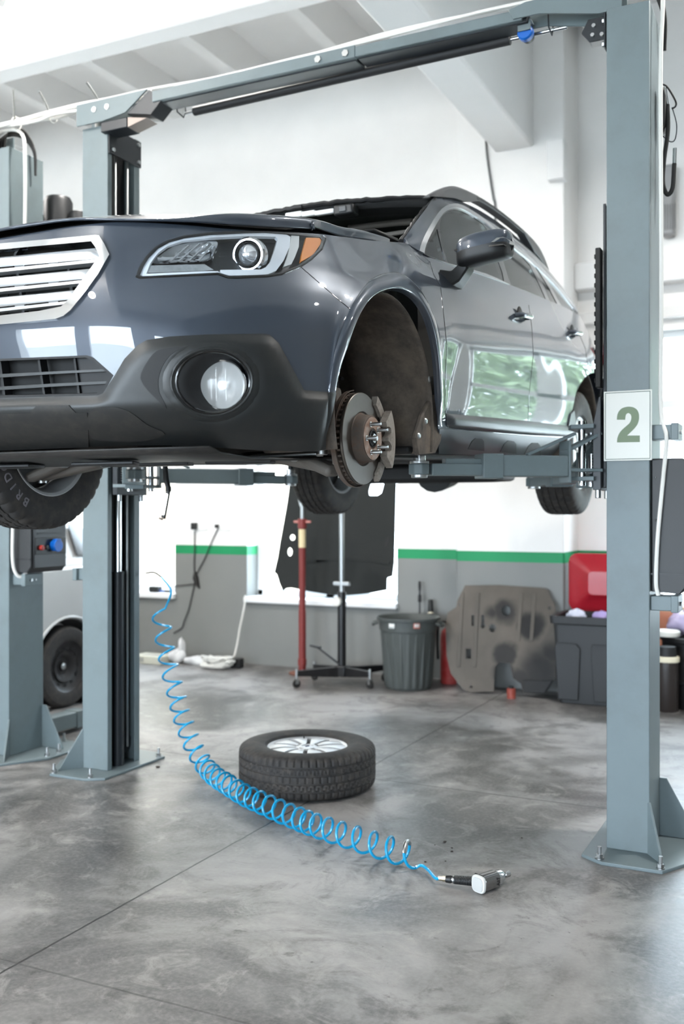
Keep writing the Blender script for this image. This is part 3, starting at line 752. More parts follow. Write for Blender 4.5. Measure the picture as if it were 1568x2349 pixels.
# --- lower body, left half: columns from the nose round to the tail, each a list of points upwards
FR = [  # z, points (x, y) nose -> wheel arch
 (.24, [(0,-.86),(.15,-.86),(.3,-.85),(.44,-.825),(.57,-.765),(.66,-.70),(.74,-.61),(.80,-.53),(.84,-.46),(.862,-.42)]),
 (.285,[(0,-.928),(.15,-.926),(.3,-.916),(.45,-.885),(.59,-.82),(.69,-.74),(.77,-.645),(.83,-.55),(.865,-.47),(.885,-.425)]),
 (.34, [(0,-.943),(.15,-.941),(.3,-.931),(.455,-.90),(.597,-.84),(.70,-.76),(.78,-.66),(.84,-.56),(.875,-.475),(.892,-.425)]),
 (.40, [(0,-.95),(.15,-.948),(.3,-.938),(.457,-.908),(.60,-.85),(.705,-.77),(.785,-.67),(.845,-.565),(.88,-.475),(.896,-.425)]),
 (.50, [(0,-.962),(.15,-.96),(.3,-.95),(.457,-.92),(.605,-.86),(.71,-.78),(.79,-.675),(.85,-.565),(.886,-.465),(.903,-.41)]),
 (.60, [(0,-.97),(.15,-.967),(.3,-.956),(.455,-.925),(.605,-.86),(.71,-.775),(.79,-.665),(.852,-.55),(.89,-.44),(.912,-.37)]),
 (.70, [(0,-.962),(.15,-.958),(.3,-.944),(.452,-.908),(.60,-.836),(.703,-.745),(.783,-.63),(.845,-.50),(.885,-.37),(.912,-.26)]),
 (.78, [(0,-.94),(.15,-.935),(.3,-.92),(.447,-.88),(.588,-.80),(.69,-.70),(.768,-.575),(.826,-.43),(.864,-.27),(.893,-.12)]),
 (.84, [(0,-.918),(.15,-.912),(.3,-.897),(.44,-.856),(.578,-.773),(.675,-.668),(.75,-.532),(.803,-.37),(.837,-.18),(.868,.02)]),
]
FTOP = [(0,-.90,.885),(.15,-.895,.887),(.3,-.882,.89),(.43,-.845,.892),(.56,-.76,.886),(.655,-.645,.886),(.725,-.49,.90),(.762,-.31,.928),(.772,-.1,.958),(.772,.12,.99)]
COLS = []
for i in range(10):
    COLS.append([V((FR[k][1][i][0], FR[k][1][i][1], FR[k][0])) for k in range(9)]+[V(FTOP[i])])
# the chin turns under before the wheels
for i, (w, b) in enumerate(((1,1),(1,1),(1,1),(.95,1),(.8,.9),(.5,.6),(.25,.3),(.1,.1))):
    for k, (dy, z) in enumerate(((.045,.272),(.028,.314),(.002,.358))):
        p = COLS[i][k]; COLS[i][k] = V((p.x, p.y+dy*b, p.z+(z-p.z)*w))
SZ = [.24,.285,.34,.40,.50,.60,.70,.80,.90]
SX = [.80,.85,.885,.902,.915,.921,.922,.916,.895]   # door section
def sidecol(ys, dx, top, dz=0):
    """ys: y at the rows (bottom..top) as (y0, y1); dx: list or number added to the section"""
    y0, y1 = ys; c = []
    for k in range(9):
        t = k/9; c.append(V((SX[k]+(dx[k] if isinstance(dx, (list, tuple)) else dx), y0+(y1-y0)*t, SZ[k]+dz*t)))
    c.append(V(top)); return c
COLS += [
 sidecol((-.22,.24), [.06,.03,.01,.004,.0,.0,.0,-.012,-.018], (.772,.28,1.018)),
 sidecol((0,.42), [.07,.035,.012,.006,.003,.003,.003,-.006,-.016], (.772,.43,1.04)),
 sidecol((.2,.56), [.06,.03,.01,.004,.0,.002,.003,-.004,-.013], (.785,.56,1.025)),
 sidecol((.40,.68), [.04,.015,.0,-.004,-.004,-.003,-.002,-.003,-.006], (.806,.68,1.018)),
 sidecol((.62,.86), [.0]*9, (.815,.86,1.024)),
 sidecol((.92,1.1), 0, (.826,1.1,1.036)), sidecol((1.25,1.38), 0, (.832,1.38,1.049)), sidecol((1.6,1.68), 0, (.835,1.68,1.064)),
 sidecol((1.95,2.0), 0, (.834,2.0,1.078)), sidecol((2.3,2.32), [.005]*9, (.828,2.32,1.094)), sidecol((2.6,2.62), [.03,.02,.012,.012,.012,.012,.01,.008,.0], (.816,2.62,1.11)),
 sidecol((2.9,2.92), [.05,.03,.015,.012,.012,.012,.008,.002,-.006], (.797,2.92,1.127)), sidecol((3.2,3.2), [.02,.0,-.004,-.006,-.004,-.002,-.006,-.016,-.024], (.772,3.2,1.14)),
 sidecol((3.45,3.42), [-.04,-.04,-.035,-.035,-.03,-.03,-.035,-.045,-.05], (.745,3.42,1.145)),
 sidecol((3.68,3.6), [-.14,-.13,-.12,-.115,-.105,-.10,-.105,-.115,-.115], (.69,3.6,1.14)),
]
COLS.append([V((.52,3.76-.02*k*(k > 5), SZ[k])) for k in range(9)]+[V((.50,3.66,1.14))])
COLS.append([V((.25,3.80-.02*k*(k > 5), SZ[k])) for k in range(9)]+[V((.25,3.70,1.14))])
COLS.append([V((0,3.81-.02*k*(k > 5), SZ[k])) for k in range(9)]+[V((0,3.71,1.14))])
def dense(cols, nu, nv):
    """Catmull-Rom both ways; nu: list of samples per column span"""
    rows = [crom(c, nv) for c in cols]          # along v
    nvv = len(rows[0]); out = []
    per = []
    for j in range(nvv):
        line = []; P = [r[j] for r in rows]; m = len(P)
        for i in range(m-1):
            a = P[i-1] if i else P[0]*2-P[1]; b = P[i]; c = P[i+1]; d = P[i+2] if i+2 < m else P[m-1]*2-P[m-2]
            if i == 0: a = V((-P[1].x, P[1].y, P[1].z))
            if i+2 >= m: d = V((-P[m-2].x, P[m-2].y, P[m-2].z)) if abs(P[m-1].x) < 1e-6 else d
            for k in range(nu[i]):
                t = k/nu[i]
                line.append(.5*((2*b)+(c-a)*t+(2*a-5*b+4*c-d)*t*t+(3*b-a-3*c+d)*t*t*t))
        line.append(P[-1].copy()); per.append(line)
    return per      # [v][u]
NU = [6,6,6,6,6,5,5,5,4]+[7]+[8]*4+[9]*8+[8]*5
NU = (NU+[8]*40)[:len(COLS)-1]
NU = [int(k*1.5) if i < 14 else k for i, k in enumerate(NU)]
BG = dense(COLS, NU, 7)
def raw_bm(P):
    bm = bmesh.new(); vs = [[bm.verts.new(p) for p in row] for row in P]
    for i in range(len(P)-1):
        for j in range(len(P[0])-1):
            try: bm.faces.new((vs[i][j], vs[i][j+1], vs[i+1][j+1], vs[i+1][j]))
            except ValueError: pass
    bm.normal_update()
    return bm
bmB = raw_bm(BG)
def smooth_normals(bm):
    bm.verts.ensure_lookup_table(); bm.faces.ensure_lookup_table()
    tree_ = BVHTree.FromBMesh(bm); fv = [[(v.co.copy(), v.normal.copy()) for v in f.verts] for f in bm.faces]; cache = {}
    def nrm(p):
        k = (round(p.x, 6), round(p.y, 6), round(p.z, 6))
        if k in cache: return cache[k]
        q, n, i, d = tree_.find_nearest(p); c = fv[i]; best = None
        tris = ((0,1,2),(0,2,3)) if len(c) == 4 else ((0,1,2),)
        for t in tris:
            a, b, e = (c[j][0] for j in t)
            if geometry.intersect_point_tri(q, a, b, e) or t == tris[-1]:
                try: best = geometry.barycentric_transform(q, a, b, e, *(c[j][1] for j in t))
                except Exception: best = n
                break
        if best.length < 1e-6: best = n
        cache[k] = best.normalized(); return cache[k]
    return nrm
NB = smooth_normals(bmB)
BVH = BVHTree.FromBMesh(bmB)
def hit(px, py, bvh=None):
    r = (bvh or BVH).ray_cast(CO_, lray(px, py).normalized())
    return r[0], r[1]
def inpoly(x, y, P):
    c = False; j = len(P)-1
    for i in range(len(P)):
        if (P[i][1] > y) != (P[j][1] > y) and x < (P[j][0]-P[i][0])*(y-P[i][1])/(P[j][1]-P[i][1])+P[i][0]: c = not c
        j = i
    return c
def cutpx(bm, poly, closed=True, ok=lambda c: True):
    """cut the mesh exactly along an outline seen in the photograph"""
    n = len(poly)
    xs = [p[0] for p in poly]; ys = [p[1] for p in poly]
    bx = (min(xs)-3, min(ys)-3, max(xs)+3, max(ys)+3)
    pool = set()
    for f in bm.faces:
        pp = [lproj(v.co) for v in f.verts]
        if max(p[0] for p in pp) < bx[0] or min(p[0] for p in pp) > bx[2] or max(p[1] for p in pp) < bx[1] or min(p[1] for p in pp) > bx[3]: continue
        if ok(f.calc_center_median()): pool.add(f)
    for i in range(n if closed else n-1):
        a, b = poly[i], poly[(i+1) % n]
        nn = lray(*a).cross(lray(*b))
        if nn.length < 1e-9: continue
        nn.normalize()
        x0, x1 = sorted((a[0], b[0])); y0, y1 = sorted((a[1], b[1]))
        L = hypot(b[0]-a[0], b[1]-a[1]); dx, dy = (b[0]-a[0])/L, (b[1]-a[1])/L
        sel = []
        for f in pool:
            pp = [lproj(v.co) for v in f.verts]
            if max(p[0] for p in pp) < x0-1 or min(p[0] for p in pp) > x1+1 or max(p[1] for p in pp) < y0-1 or min(p[1] for p in pp) > y1+1: continue
            s = [(p[0]-a[0])*dx+(p[1]-a[1])*dy for p in pp]
            if max(s) < 0 or min(s) > L: continue
            q = [(p[0]-a[0])*dy-(p[1]-a[1])*dx for p in pp]
            if min(q) > -1e-4 or max(q) < 1e-4: continue
            sel.append(f)
        if not sel: continue
        es = {e for f in sel for e in f.edges}; vs = {v for f in sel for v in f.verts}
        r = bmesh.ops.bisect_plane(bm, geom=list(vs)+list(es)+sel, dist=1e-6, plane_co=CO_, plane_no=nn)
        pool = {f for f in pool if f.is_valid}
        pool |= {g for g in r['geom'] if isinstance(g, bmesh.types.BMFace) and g.is_valid}
    bm.normal_update()
def inside(bm, poly, ok=lambda c: True):
    out = []
    for f in bm.faces:
        c = f.calc_center_median()
        if not ok(c): continue
        x, y = lproj(c)
        if inpoly(x, y, poly): out.append(f)
    return out
front = lambda c: c.x > -.2 and c.y < .7
side = lambda c: c.x > .5 and c.y < 3.4
def mesh_from(faces, fn=None, mb=None):
    mb = mb or MB(); idx = {}; vs = []; fs = []
    for f in faces:
        t = []
        for v in f.verts:
            if v not in idx: idx[v] = len(vs); vs.append(fn(v) if fn else v.co.copy())
            t.append(idx[v])
        fs.append(tuple(t))
    return mb.add(vs, fs)
def mirror(o, name, parent):
    """the same panel on the other side of the car"""
    if o.data.has_custom_normals:
        cn = {}
        for lp, nv in zip(o.data.loops, o.data.corner_normals): cn[lp.vertex_index] = nv.vector
        vs_ = [V((-v.co.x, v.co.y, v.co.z)) for v in o.data.vertices]
        q_ = build_n(name, o.data.materials[0], None, vs_, [V((-cn[i].x, cn[i].y, cn[i].z)) if i in cn else V((0,0,1)) for i in range(len(vs_))], [tuple(p.vertices)[::-1] for p in o.data.polygons])
        me = q_.data; bpy.data.objects.remove(q_)
    else:
        me = o.data.copy()
        for v in me.vertices: v.co.x = -v.co.x
        me.flip_normals()
    c = bpy.data.objects.new(name, me); col.objects.link(c); c.parent = parent
    if o.matrix_parent_inverse != Matrix.Identity(4): c.matrix_parent_inverse = Matrix.Translation(-V(parent.location))
    for md in o.modifiers:
        q = c.modifiers.new(md.name, md.type)
        for k in ('thickness','offset','width','segments','limit_method','angle_limit','levels','render_levels'):
            if hasattr(md, k): setattr(q, k, getattr(md, k))
    return c
def polydist(x, y, P):
    d = 1e9
    for i in range(len(P)):
        a, b = P[i-1], P[i]; vx, vy = b[0]-a[0], b[1]-a[1]; l2 = vx*vx+vy*vy or 1
        t = max(0, min(1, ((x-a[0])*vx+(y-a[1])*vy)/l2)); d = min(d, hypot(x-a[0]-t*vx, y-a[1]-t*vy))
    return d
TWIN = []
def panel(name, poly, m, out=.004, thick=.012, ok=front, parent=None, holes=(), deep=0, bulge=0, soft=14, src=None, bevel=0, both=False, keep=None, crown=True):
    """a piece of trim that follows the body inside an outline: out = how far it stands proud, deep = pushed back along the view"""
    bm = (src or bmB).copy()
    cutpx(bm, poly, ok=ok)
    for h in holes: cutpx(bm, h, ok=ok)
    fs = [f for f in inside(bm, poly, ok) if not any(inpoly(*lproj(f.calc_center_median()), h) for h in holes)]
    if keep: fs = [f for f in fs if keep(f.calc_center_median())]
    NN = NG if src in (bmG_(), GFULL_()) else NB
    idx = {}; vo = []; no = []; fo = []
    for f in fs:
        t = []
        for v in f.verts:
            if v not in idx:
                nv = NN(v.co); p = v.co+nv*out
                if bulge:
                    x, y = lproj(v.co); d = min([polydist(x, y, poly)]+[polydist(x, y, h) for h in holes])
                    w = min(1, d/soft); p += nv*bulge*w*w*(3-2*w)
                if deep: p += (v.co-CO_).normalized()*deep
                if abs(p.x) < 4e-4: p.x = 0
                idx[v] = len(vo); vo.append(p); no.append(nv)
            t.append(idx[v])
        fo.append(tuple(t))
    bm.free()
    if not fo: print('EMPTY PANEL', name); return None
    if bulge and crown:      # re-derive the normals of a crowned panel from its own faces
        acc = [V() for _ in vo]
        for f in fo:
            w = V()
            for i in range(1, len(f)-1): w += (vo[f[i]]-vo[f[0]]).cross(vo[f[i+1]]-vo[f[0]])
            for i in f: acc[i] += w
        no = [(x.normalized() if x.length > 1e-12 else y) for x, y in zip(acc, no)]
    apart = both and min(abs(p.x) for p in vo) > 1e-3
    if apart:
        o2 = shell(name, m, parent or CAR, vo, no, fo, thick); TWIN.append(mirror(o2, name, parent or CAR)); return o2
    return shell(name, m, parent or CAR, vo, no, fo, thick, both)
def bmG_(): return globals().get('bmG')
def GFULL_(): return globals().get('GFULL')
def ell(cx, cy, rx, ry, n=36, rot=0): return [(cx+rx*cos(2*pi*k/n)*cos(rot)-ry*sin(2*pi*k/n)*sin(rot), cy+rx*cos(2*pi*k/n)*sin(rot)+ry*sin(2*pi*k/n)*cos(rot)) for k in range(n)]
def smooth(P, n=4, closed=True): return [(p.x, p.y) for p in crom([V((a, b, 0)) for a, b in P], n, closed)]

# --- outlines read off the photograph (pixels of the 1568 x 2349 frame)
GR_O = [(-90,574),(0,563),(222,543),(230,544),(242,564),(253,588),(228,632),(188,686),(166,713),(150,726),(131,733),(0,746),(-90,754)]
GR_I = [(-90,588),(0,577),(212,557.5),(222,572),(231,592),(222,604),(161,689),(145,705),(94,715),(0,726),(-90,734)]
HL = [(312,634),(317,616),(333,590),(356,566),(383,551),(419,541),(479,533),(562,529),(612,528),(651,531),(694,536),(741,541),(746,548),(738,570),(714,593),(688,611),(645,628),(612,633),(545,636),(522,636),(499,628),(479,629),(320,637)]
INT = [(-90,829),(0,823),(199,815),(214,820),(260,861),(237,902),(225,907),(0,912.5),(-90,917)]
CLAD = [(263,862),(286,823),(316,792),(337,780),(388,772),(485,767),(602,766),(617,768),(638,787),(663,833),(689,882),(696,895),(760,900),(790,902),(790,1080),(-90,1080),(-90,917),(0,912.5),(225,907),(237,902)]
FOG_O = ell(481,875,100,79); FOG_I = ell(487,875,82,69)
ARCH = smooth([(769,902),(785,813),(803,758),(822,717),(847,685),(884,666),(916,666),(945,682),(968,712),(985,756),(996,815),(1001,880),(1004,940)], 3, False)+[(1006,1075),(742,1075),(748,1000),(760,951)]
FLARE = smooth([(806,700),(824,671),(851,639),(884,625),(918,626),(948,648),(973,684),(994,731),(1006,790),(1010,859),(1012,930)], 3, False)
RARCH = smooth([(1314,935),(1324,891),(1343,864),(1361,855),(1379,864),(1400,900)], 3, False)+[(1412,1060),(1302,1060),(1306,985)]
FDOOR = [(985,600),(994,630),(1010,657),(1017,721),(1024,790),(1021,882),(1020,928),(1022,950),(1210,966),(1213,905),(1222.5,813),(1219,749),(1212,700),(1204,660)]
RDOOR = [(1204,660),(1212,700),(1219,749),(1222.5,813),(1213,905),(1210,966),(1300,975),(1313,940),(1322,898),(1340,866),(1347,835),(1342,800),(1322,752),(1300,715)]
SEAM = [(746,543),(738,570),(714,593),(688,611),(710,630),(735,652),(770,682),(806,712),(822,717),(800,770),(775,870),(755,1000),(745,1080),(-90,1080),(-90,480),(400,480),(700,505)]

for P, ok in ((GR_I, front), (HL, front), (INT, front), (FOG_I, front), (ARCH, side), (RARCH, side), (FDOOR, side), (RDOOR, side), (SEAM, lambda c: c.x > -.2 and c.y < .3)):
    cutpx(bmB, P, ok=ok)
BVH = BVHTree.FromBMesh(bmB)
BFULL = bmB.copy()
FSRC = bmB.copy(); bmesh.ops.delete(FSRC, geom=[f for f in FSRC.faces if f.calc_center_median().y > -.05 or f.calc_center_median().x < -.2], context='FACES')
SSRC = bmB.copy(); bmesh.ops.delete(SSRC, geom=[f for f in SSRC.faces if not (f.calc_center_median().x > .5 and -.6 < f.calc_center_median().y < 3.0)], context='FACES')
FSRC.normal_update(); SSRC.normal_update()
gone = set()
for P, ok in ((GR_I, front), (HL, front), (INT, front), (FOG_I, front), (ARCH, side), (RARCH, side)):
    gone |= set(inside(bmB, P, ok))
cls = {}
for f in bmB.faces:
    if f in gone: continue
    c = f.calc_center_median(); x, y = lproj(c)
    if c.x < -.01: k = 'q'
    elif side(c) and inpoly(x, y, FDOOR): k = 'fd'
    elif side(c) and inpoly(x, y, RDOOR): k = 'rd'
    elif c.y < .3 and inpoly(x, y, SEAM): k = 'bu'
    elif c.y < .95 and x < 1025: k = 'fe'
    elif c.y > 3.55: k = 'tg'
    else: k = 'q'
    cls.setdefault(k, []).append(f)
def bodypart(k, name, both, solid=.004):
    idx = {}; vo = []; no = []; fo = []
    for f in cls[k]:
        t = []
        for v in f.verts:
            if v not in idx:
                idx[v] = len(vo); p = v.co.copy()
                if abs(p.x) < 4e-4: p.x = 0
                vo.append(p); no.append(NB(v.co))
            t.append(idx[v])
        fo.append(tuple(t))
    o = shell(name, M_PAINT, CAR, vo, no, fo, solid, both)
    if not both: mirror(o, name, CAR)
    return o
BUMPER = bodypart('bu', 'front_bumper', True)
FENDER = bodypart('fe', 'front_fender', False)
FD = bodypart('fd', 'front_door', False); RD = bodypart('rd', 'rear_door', False)
QU = bodypart('q', 'rear_quarter_panel', False); TG = bodypart('tg', 'tailgate', True)
def seam(name, poly, r=.0015, parent=CAR, m=M_GLOSSK, step=3, ok=None, closed=False, bvh=None, lift=0):
    pts = []
    n = len(poly)
    for i in range(n if closed else n-1):
        a, b = poly[i], poly[(i+1) % n]; L = hypot(b[0]-a[0], b[1]-a[1]); k = max(1, int(L/step))
        for j in range(k):
            p, nr = hit(a[0]+(b[0]-a[0])*j/k, a[1]+(b[1]-a[1])*j/k, bvh or BVF)
            if p: pts.append(p+nr*lift)
    if not closed:
        p, nr = hit(*poly[-1], bvh or BVF)
        if p: pts.append(p+nr*lift)
    return MB().tube(pts, r, 6, closed=closed).build(name, m, parent)
BVF = BVHTree.FromBMesh(BFULL)
o = seam('shut_line', FDOOR[:-1]); mirror(o, 'shut_line', CAR)
o = seam('shut_line', RDOOR[6:13]); mirror(o, 'shut_line', CAR)
o = seam('shut_line', SEAM[3:9], .0012); mirror(o, 'shut_line', CAR)
# flare round the front wheel opening
def resample(P, n):
    d = [0]
    for a, b in zip(P, P[1:]): d.append(d[-1]+hypot(b[0]-a[0], b[1]-a[1]))
    out = []; k = 0
    for i in range(n):
        t = d[-1]*i/(n-1)
        while k < len(P)-2 and d[k+1] < t: k += 1
        f = (t-d[k])/max(1e-9, d[k+1]-d[k]); out.append((P[k][0]+(P[k+1][0]-P[k][0])*f, P[k][1]+(P[k+1][1]-P[k][1])*f))
    return out
AI = resample(smooth([(770,896),(775,855),(785,813),(803,758),(822,717),(847,685),(884,666),(916,666),(945,682),(968,712),(985,756),(996,815),(1001,880),(1003.5,930),(1004,975)], 4, False), 90)
AO = resample(smooth([(752,896),(757,855),(766,810),(784,752),(806,700)], 3, False)[:-1]+FLARE+[(1013,978)], 90)
rows = []
for k_, ((ix, iy), (ox, oy)) in enumerate(zip(AI, AO)):
    r = []; rp = min(1, k_/14, (89-k_)/8)
    for t, of in ((0,-.002),(.10,.006),(.22,.0105),(.5,.012),(.85,.0125),(.97,.0115),(1,.008),(1,-.012)):
        p, n_ = hit(ox+(ix-ox)*t, oy+(iy-oy)*t, BVF)
        r.append(p+NB(p)*(of*rp+.0006))
    rows.append(r)
o = MB().grid(rows).build('arch_flare', M_PAINT, CAR, ang=60)
if o: mirror(o, 'arch_flare', CAR)
# --- lower grey cladding with the fog lamp
panel('bumper_cladding', CLAD, M_CLAD, .003, .010, lambda c: c.x > -.05 and c.y < -.3, holes=[FOG_I, ARCH], bulge=.012, soft=26, both=True, src=FSRC)
def ringpts(P, off=0., deep=0.):
    out = []
    for x, y in P:
        p, nr = hit(x, y, BVF)
        if p: out.append(p+nr*off+(p-CO_).normalized()*deep)
    return out
panel('fog_surround', ell(482,875,113,90), M_CLAD, .012, .012, lambda c: c.x > -.05 and c.y < -.3, holes=[FOG_I], bulge=.008, soft=14, both=True, src=FSRC)
panel('fog_scoop_shade', smooth([(326,868),(340,832),(362,806),(392,799),(425,797),(396,812),(376,838),(366,868),(368,900),(384,932),(352,905)], 3), M_DARK, .0175, .006, lambda c: c.x > -.05 and c.y < -.3, both=True, src=FSRC)  # dark raised panel stands in for shade in the hollow beside the lamp
panel('chin_guard', [(-90,951),(0,945),(78,943),(92,930),(165,928),(180,941),(206,941),(206,1060),(-90,1060)], mat('chin_black', (30,30,29), .6, var=.2, scale=20, dirt=(62,58,52), dscale=30, damt=.5), .0175, .012, lambda c: c.x > -.05 and c.y < -.3, both=True, src=FSRC)
panel('chin_corner', smooth([(210,938),(260,930),(300,938),(340,965),(380,985),(330,1000),(260,1000),(212,990)], 3), mat('chin_black', (30,30,29), .6), .0175, .006, lambda c: c.x > -.05 and c.y < -.3, both=True, src=FSRC)
FOGL = empty('fog_lamp', hit(507, 883, BVF)[0], parent=CAR); FL0 = FOGL.location
def sub(pts): return [p-FL0 for p in pts]
fi, fo = ringpts(FOG_I, .012), ringpts(ell(484,875,90,74), .013)
MB().tube(sub(fo), .006, 8, closed=True).build('outer_ring', M_CLAD, FOGL)
MB().tube(sub(fi), .005, 8, closed=True).build('inner_ring', M_GLOSSK, FOGL)
FAX = V((.38,-1,-.06)).normalized()           # the lamp looks forward
bowl = [sub(fi)]
LC0 = lun(507, 883, y=FL0.y+.022)-FL0; cen = LC0+V((0,.035,0))
for t, dy in ((.25,.025),(.55,.05),(.85,.065)):
    bowl.append([p.lerp(cen+(p-cen).normalized()*.058, t)+V((0,dy*(1-t*.3),0)) for p in sub(fi)])
MB().grid(bowl, closed=True).build('bowl', M_DARK, FOGL, solid=.003)
LC = LC0
MB().lathe([(.076,-.05),(.074,.004),(.070,.009),(.066,.006),(.066,-.012)], LC, FAX, n=40).build('lamp_rim', M_CHR, FOGL)
MB().lathe([(0,-.035),(.02,-.034),(.045,-.022),(.066,.0)], LC, FAX, n=40).build('reflector', mat('satin_reflector', (214,214,212), .38, .6), FOGL)
mb = MB(); mb.lathe([(0,-.012),(.013,-.011),(.014,-.034),(0,-.035)], LC, FAX, n=16); mb.build('bulb_cap', M_SILV, FOGL)
for k in range(7): MB().bar(LC+V((-.05+.0167*k,.0,-.045)), LC+V((-.05+.0167*k,.0,.045)), .003, .004, up=(0,1,0)).build('lens_rib', mat('frosted_lens', (214,214,210), .25, spec=.6), FOGL) if k in (1,2,4) else None
MB().lathe([(0,.020),(.03,.017),(.055,.010),(.067,.002)], LC, FAX, n=40).build('lens', M_FROST, FOGL)
# a mirrored lamp on the far side
def mirror_tree(o, parent):
    c = bpy.data.objects.new(o.name.split('.')[0], None); col.objects.link(c); c.parent = parent
    c.location = V((-o.location.x, o.location.y, o.location.z))
    for ch in [x for x in bpy.data.objects if x.parent == o and x.type == 'MESH']: mirror(ch, ch.name.split('.')[0], c)
    return c
mirror_tree(FOGL, CAR)
# --- lower intake
INTK = empty('lower_intake', (0,-.9,.45), parent=CAR)
def local_child(o, parent):
    """keep the mesh where it is when it becomes a part of another part"""
    for q in [o]+TWIN: q.parent = parent; q.matrix_parent_inverse = Matrix.Translation(-V(parent.location))
    TWIN.clear()
    return o
local_child(panel('backing', INT, M_VOID, 0, .004, front, deep=.07, both=True, src=FSRC), INTK)
for P in ([(-90,865),(0,858),(120,852),(252,846),(254,851),(120,858),(0,866),(-90,872)], [(-90,894),(0,887),(120,880),(250,874),(247,880),(120,887),(0,895),(-90,900)]):
    local_child(panel('slat', P, M_CLAD, -.004, .03, front, both=True, src=FSRC, bevel=.0015), INTK)
for P in ([(-12,824),(-6,824),(6,914),(0,914)], [(78,818),(83,818),(98,912),(93,912)], [(162,816),(166,816),(178,909),(173,909)]):
    local_child(panel('divider', P, M_DARK, -.012, .03, front, both=True, src=FSRC), INTK)
local_child(panel('intake_rim', INT, M_DARK, .001, .03, front, holes=[[(-95,834),(0,828),(196,820),(210,825),(252,861),(232,898),(222,902),(0,907),(-95,912)]], both=True, src=FSRC), INTK)
local_child(panel('end_panel', [(166,816),(199,815),(214,820),(258,861),(237,901),(180,909)], M_DARK, -.02, .01, front, src=FSRC, both=True), INTK)
# --- grille
GRL = empty('grille', (0,-.93,.74), parent=CAR)
local_child(panel('chrome_surround', GR_O, M_CHR, .010, .035, front, holes=[GR_I], both=True, src=FSRC), GRL)
local_child(panel('mesh_backing', GR_I, M_VOID, 0, .004, front, deep=.075, both=True, src=FSRC), GRL)
bars = [([(-90,597),(0,588),(222,567),(232,590),(0,611),(-90,620)], [(-90,626),(0,616),(233,592),(226,600),(0,623),(-90,633)]),
        ([(-90,644),(0,635),(214,614),(198,638),(0,657),(-90,666)], [(-90,671),(0,661),(198,641),(190,648),(0,668.5),(-90,678)]),
        ([(-90,690),(0,681),(176,664),(160,686),(0,703),(-90,711)], [(-90,716),(0,707),(157,690),(149,697),(0,714),(-90,723)])]
for k, (A, B_) in enumerate(bars):
    local_child(panel('wing_bar', A, M_SILV, -.004, .02, front, both=True, src=FSRC, bulge=.01, soft=9, bevel=.002), GRL)
    local_child(panel('wing_edge', B_, M_SILV, -.002, .02, front, both=True, src=FSRC, bevel=.002), GRL)
    y0 = A[4][1]; sl = (A[4][1]-A[3][1])/(A[3][0])
    for x in (-32, 40, 118, 196):
        if x > A[3][0]-8: continue
        y = y0-sl*x
        local_child(panel('rib', [(x-12,y-2),(x+12,y-3),(x+8,y+9),(x-8,y+9)], M_SILV, -.008, .014, front, both=x > -20, src=FSRC), GRL)
for x in (20, 140):
    local_child(panel('post', [(x,575),(x+6,575),(x+26,720),(x+20,720)], M_DARK, -.02, .02, front, both=True, src=FSRC), GRL)
# --- headlamp
HLE = empty('headlamp', hit(540, 585, BVF)[0], parent=CAR)
def hl(name, P, m, deep, out=0, thick=.006, **k):
    o = panel(name, P, m, out, thick, front, deep=deep, src=FSRC, **k)
    if o: local_child(o, HLE)
    return o
hl('housing', HL, mat('headlamp_black', (38,40,42), .35), .06, thick=.004)
HLI = [((x-530)*.965+530, (y-585)*.93+585) for x, y in HL]
hl('bezel', HL, M_DARK, .0, .0, .07, holes=[HLI])
hl('light_guide', [(419,545),(479,537),(562,533),(612,532),(650,534),(666,543),(664,566),(650,598),(633,621),(612,630),(526,632),(508,626),(505,619),(598,618),(609,613),(619,601),(629,574),(637,548),(632,543),(560,541),(480,545),(420,552),(384,564),(362,580),(345,603),(335,628),(470,622),(500,622),(507,630),(320,634),(336,594),(358,570),(385,556)], mat('white_light_guide', (236,238,240), .25, coat=.4), .008, thick=.010)
hl('side_reflector', [(668,540),(686,541),(685,566),(676,590),(668,606),(650,612),(660,585)], mat('frosted_lens', (214,214,210), .25, spec=.6), .008, thick=.008)
hl('amber_reflector', [(702,545),(738,546),(734,561),(718,584),(689,601),(692,584)], mat('amber_lens', (236,140,44), .5, spec=.2), .006, thick=.008)
hl('reflector', smooth([(350,604),(368,585),(396,566),(435,556),(479,552),(499,556),(492,576),(476,598),(413,602)], 3), M_CHR, .032, thick=.01, bulge=-.02, soft=22)
hl('turn_lamp', [(338,609),(469,606),(490,619),(470,621),(334,626)], mat('chrome_pattern', (210,212,214), .22, .9, var=.25, scale=55), .016, thick=.008)
for i, (x0, y0, x1, y1) in enumerate(((430,598,476,556),(452,598,488,558),(405,600,455,558),(385,600,430,562))):
    hl('reflector_rib', [(x0,y0),(x0+5,y0),(x1+4,y1),(x1,y1)], M_CHR, .024, thick=.006)
pc, pn = hit(571, 585, BVF); pd = (pc-CO_).normalized()
pax = V((.22,-1,-.05)).normalized(); p0 = pc+pd*.025-V(HLE.location)
MB().lathe([(.052,-.02),(.052,.004),(.046,.012),(.041,.012),(.039,.0)], p0, pax, n=40).build('projector_shroud', M_CHR, HLE)
MB().lathe([(.037,-.01),(.037,.010),(.033,.012),(.033,-.01)], p0, pax, n=40).build('projector_ring', M_GLOSSK, HLE)
lens = bpy.data.materials.new('projector_glass'); lens.use_nodes = True
bb = lens.node_tree.nodes['Principled BSDF']; bb.inputs['Base Color'].default_value = (.78,.80,.82,1); bb.inputs['Metallic'].default_value = .75; bb.inputs['Roughness'].default_value = .06; bb.inputs['Coat Weight'].default_value = 1
MB().lathe([(0,.030),(.012,.028),(.024,.020),(.031,.008),(.033,0)], p0, pax, n=36).build('projector_lens', lens, HLE)
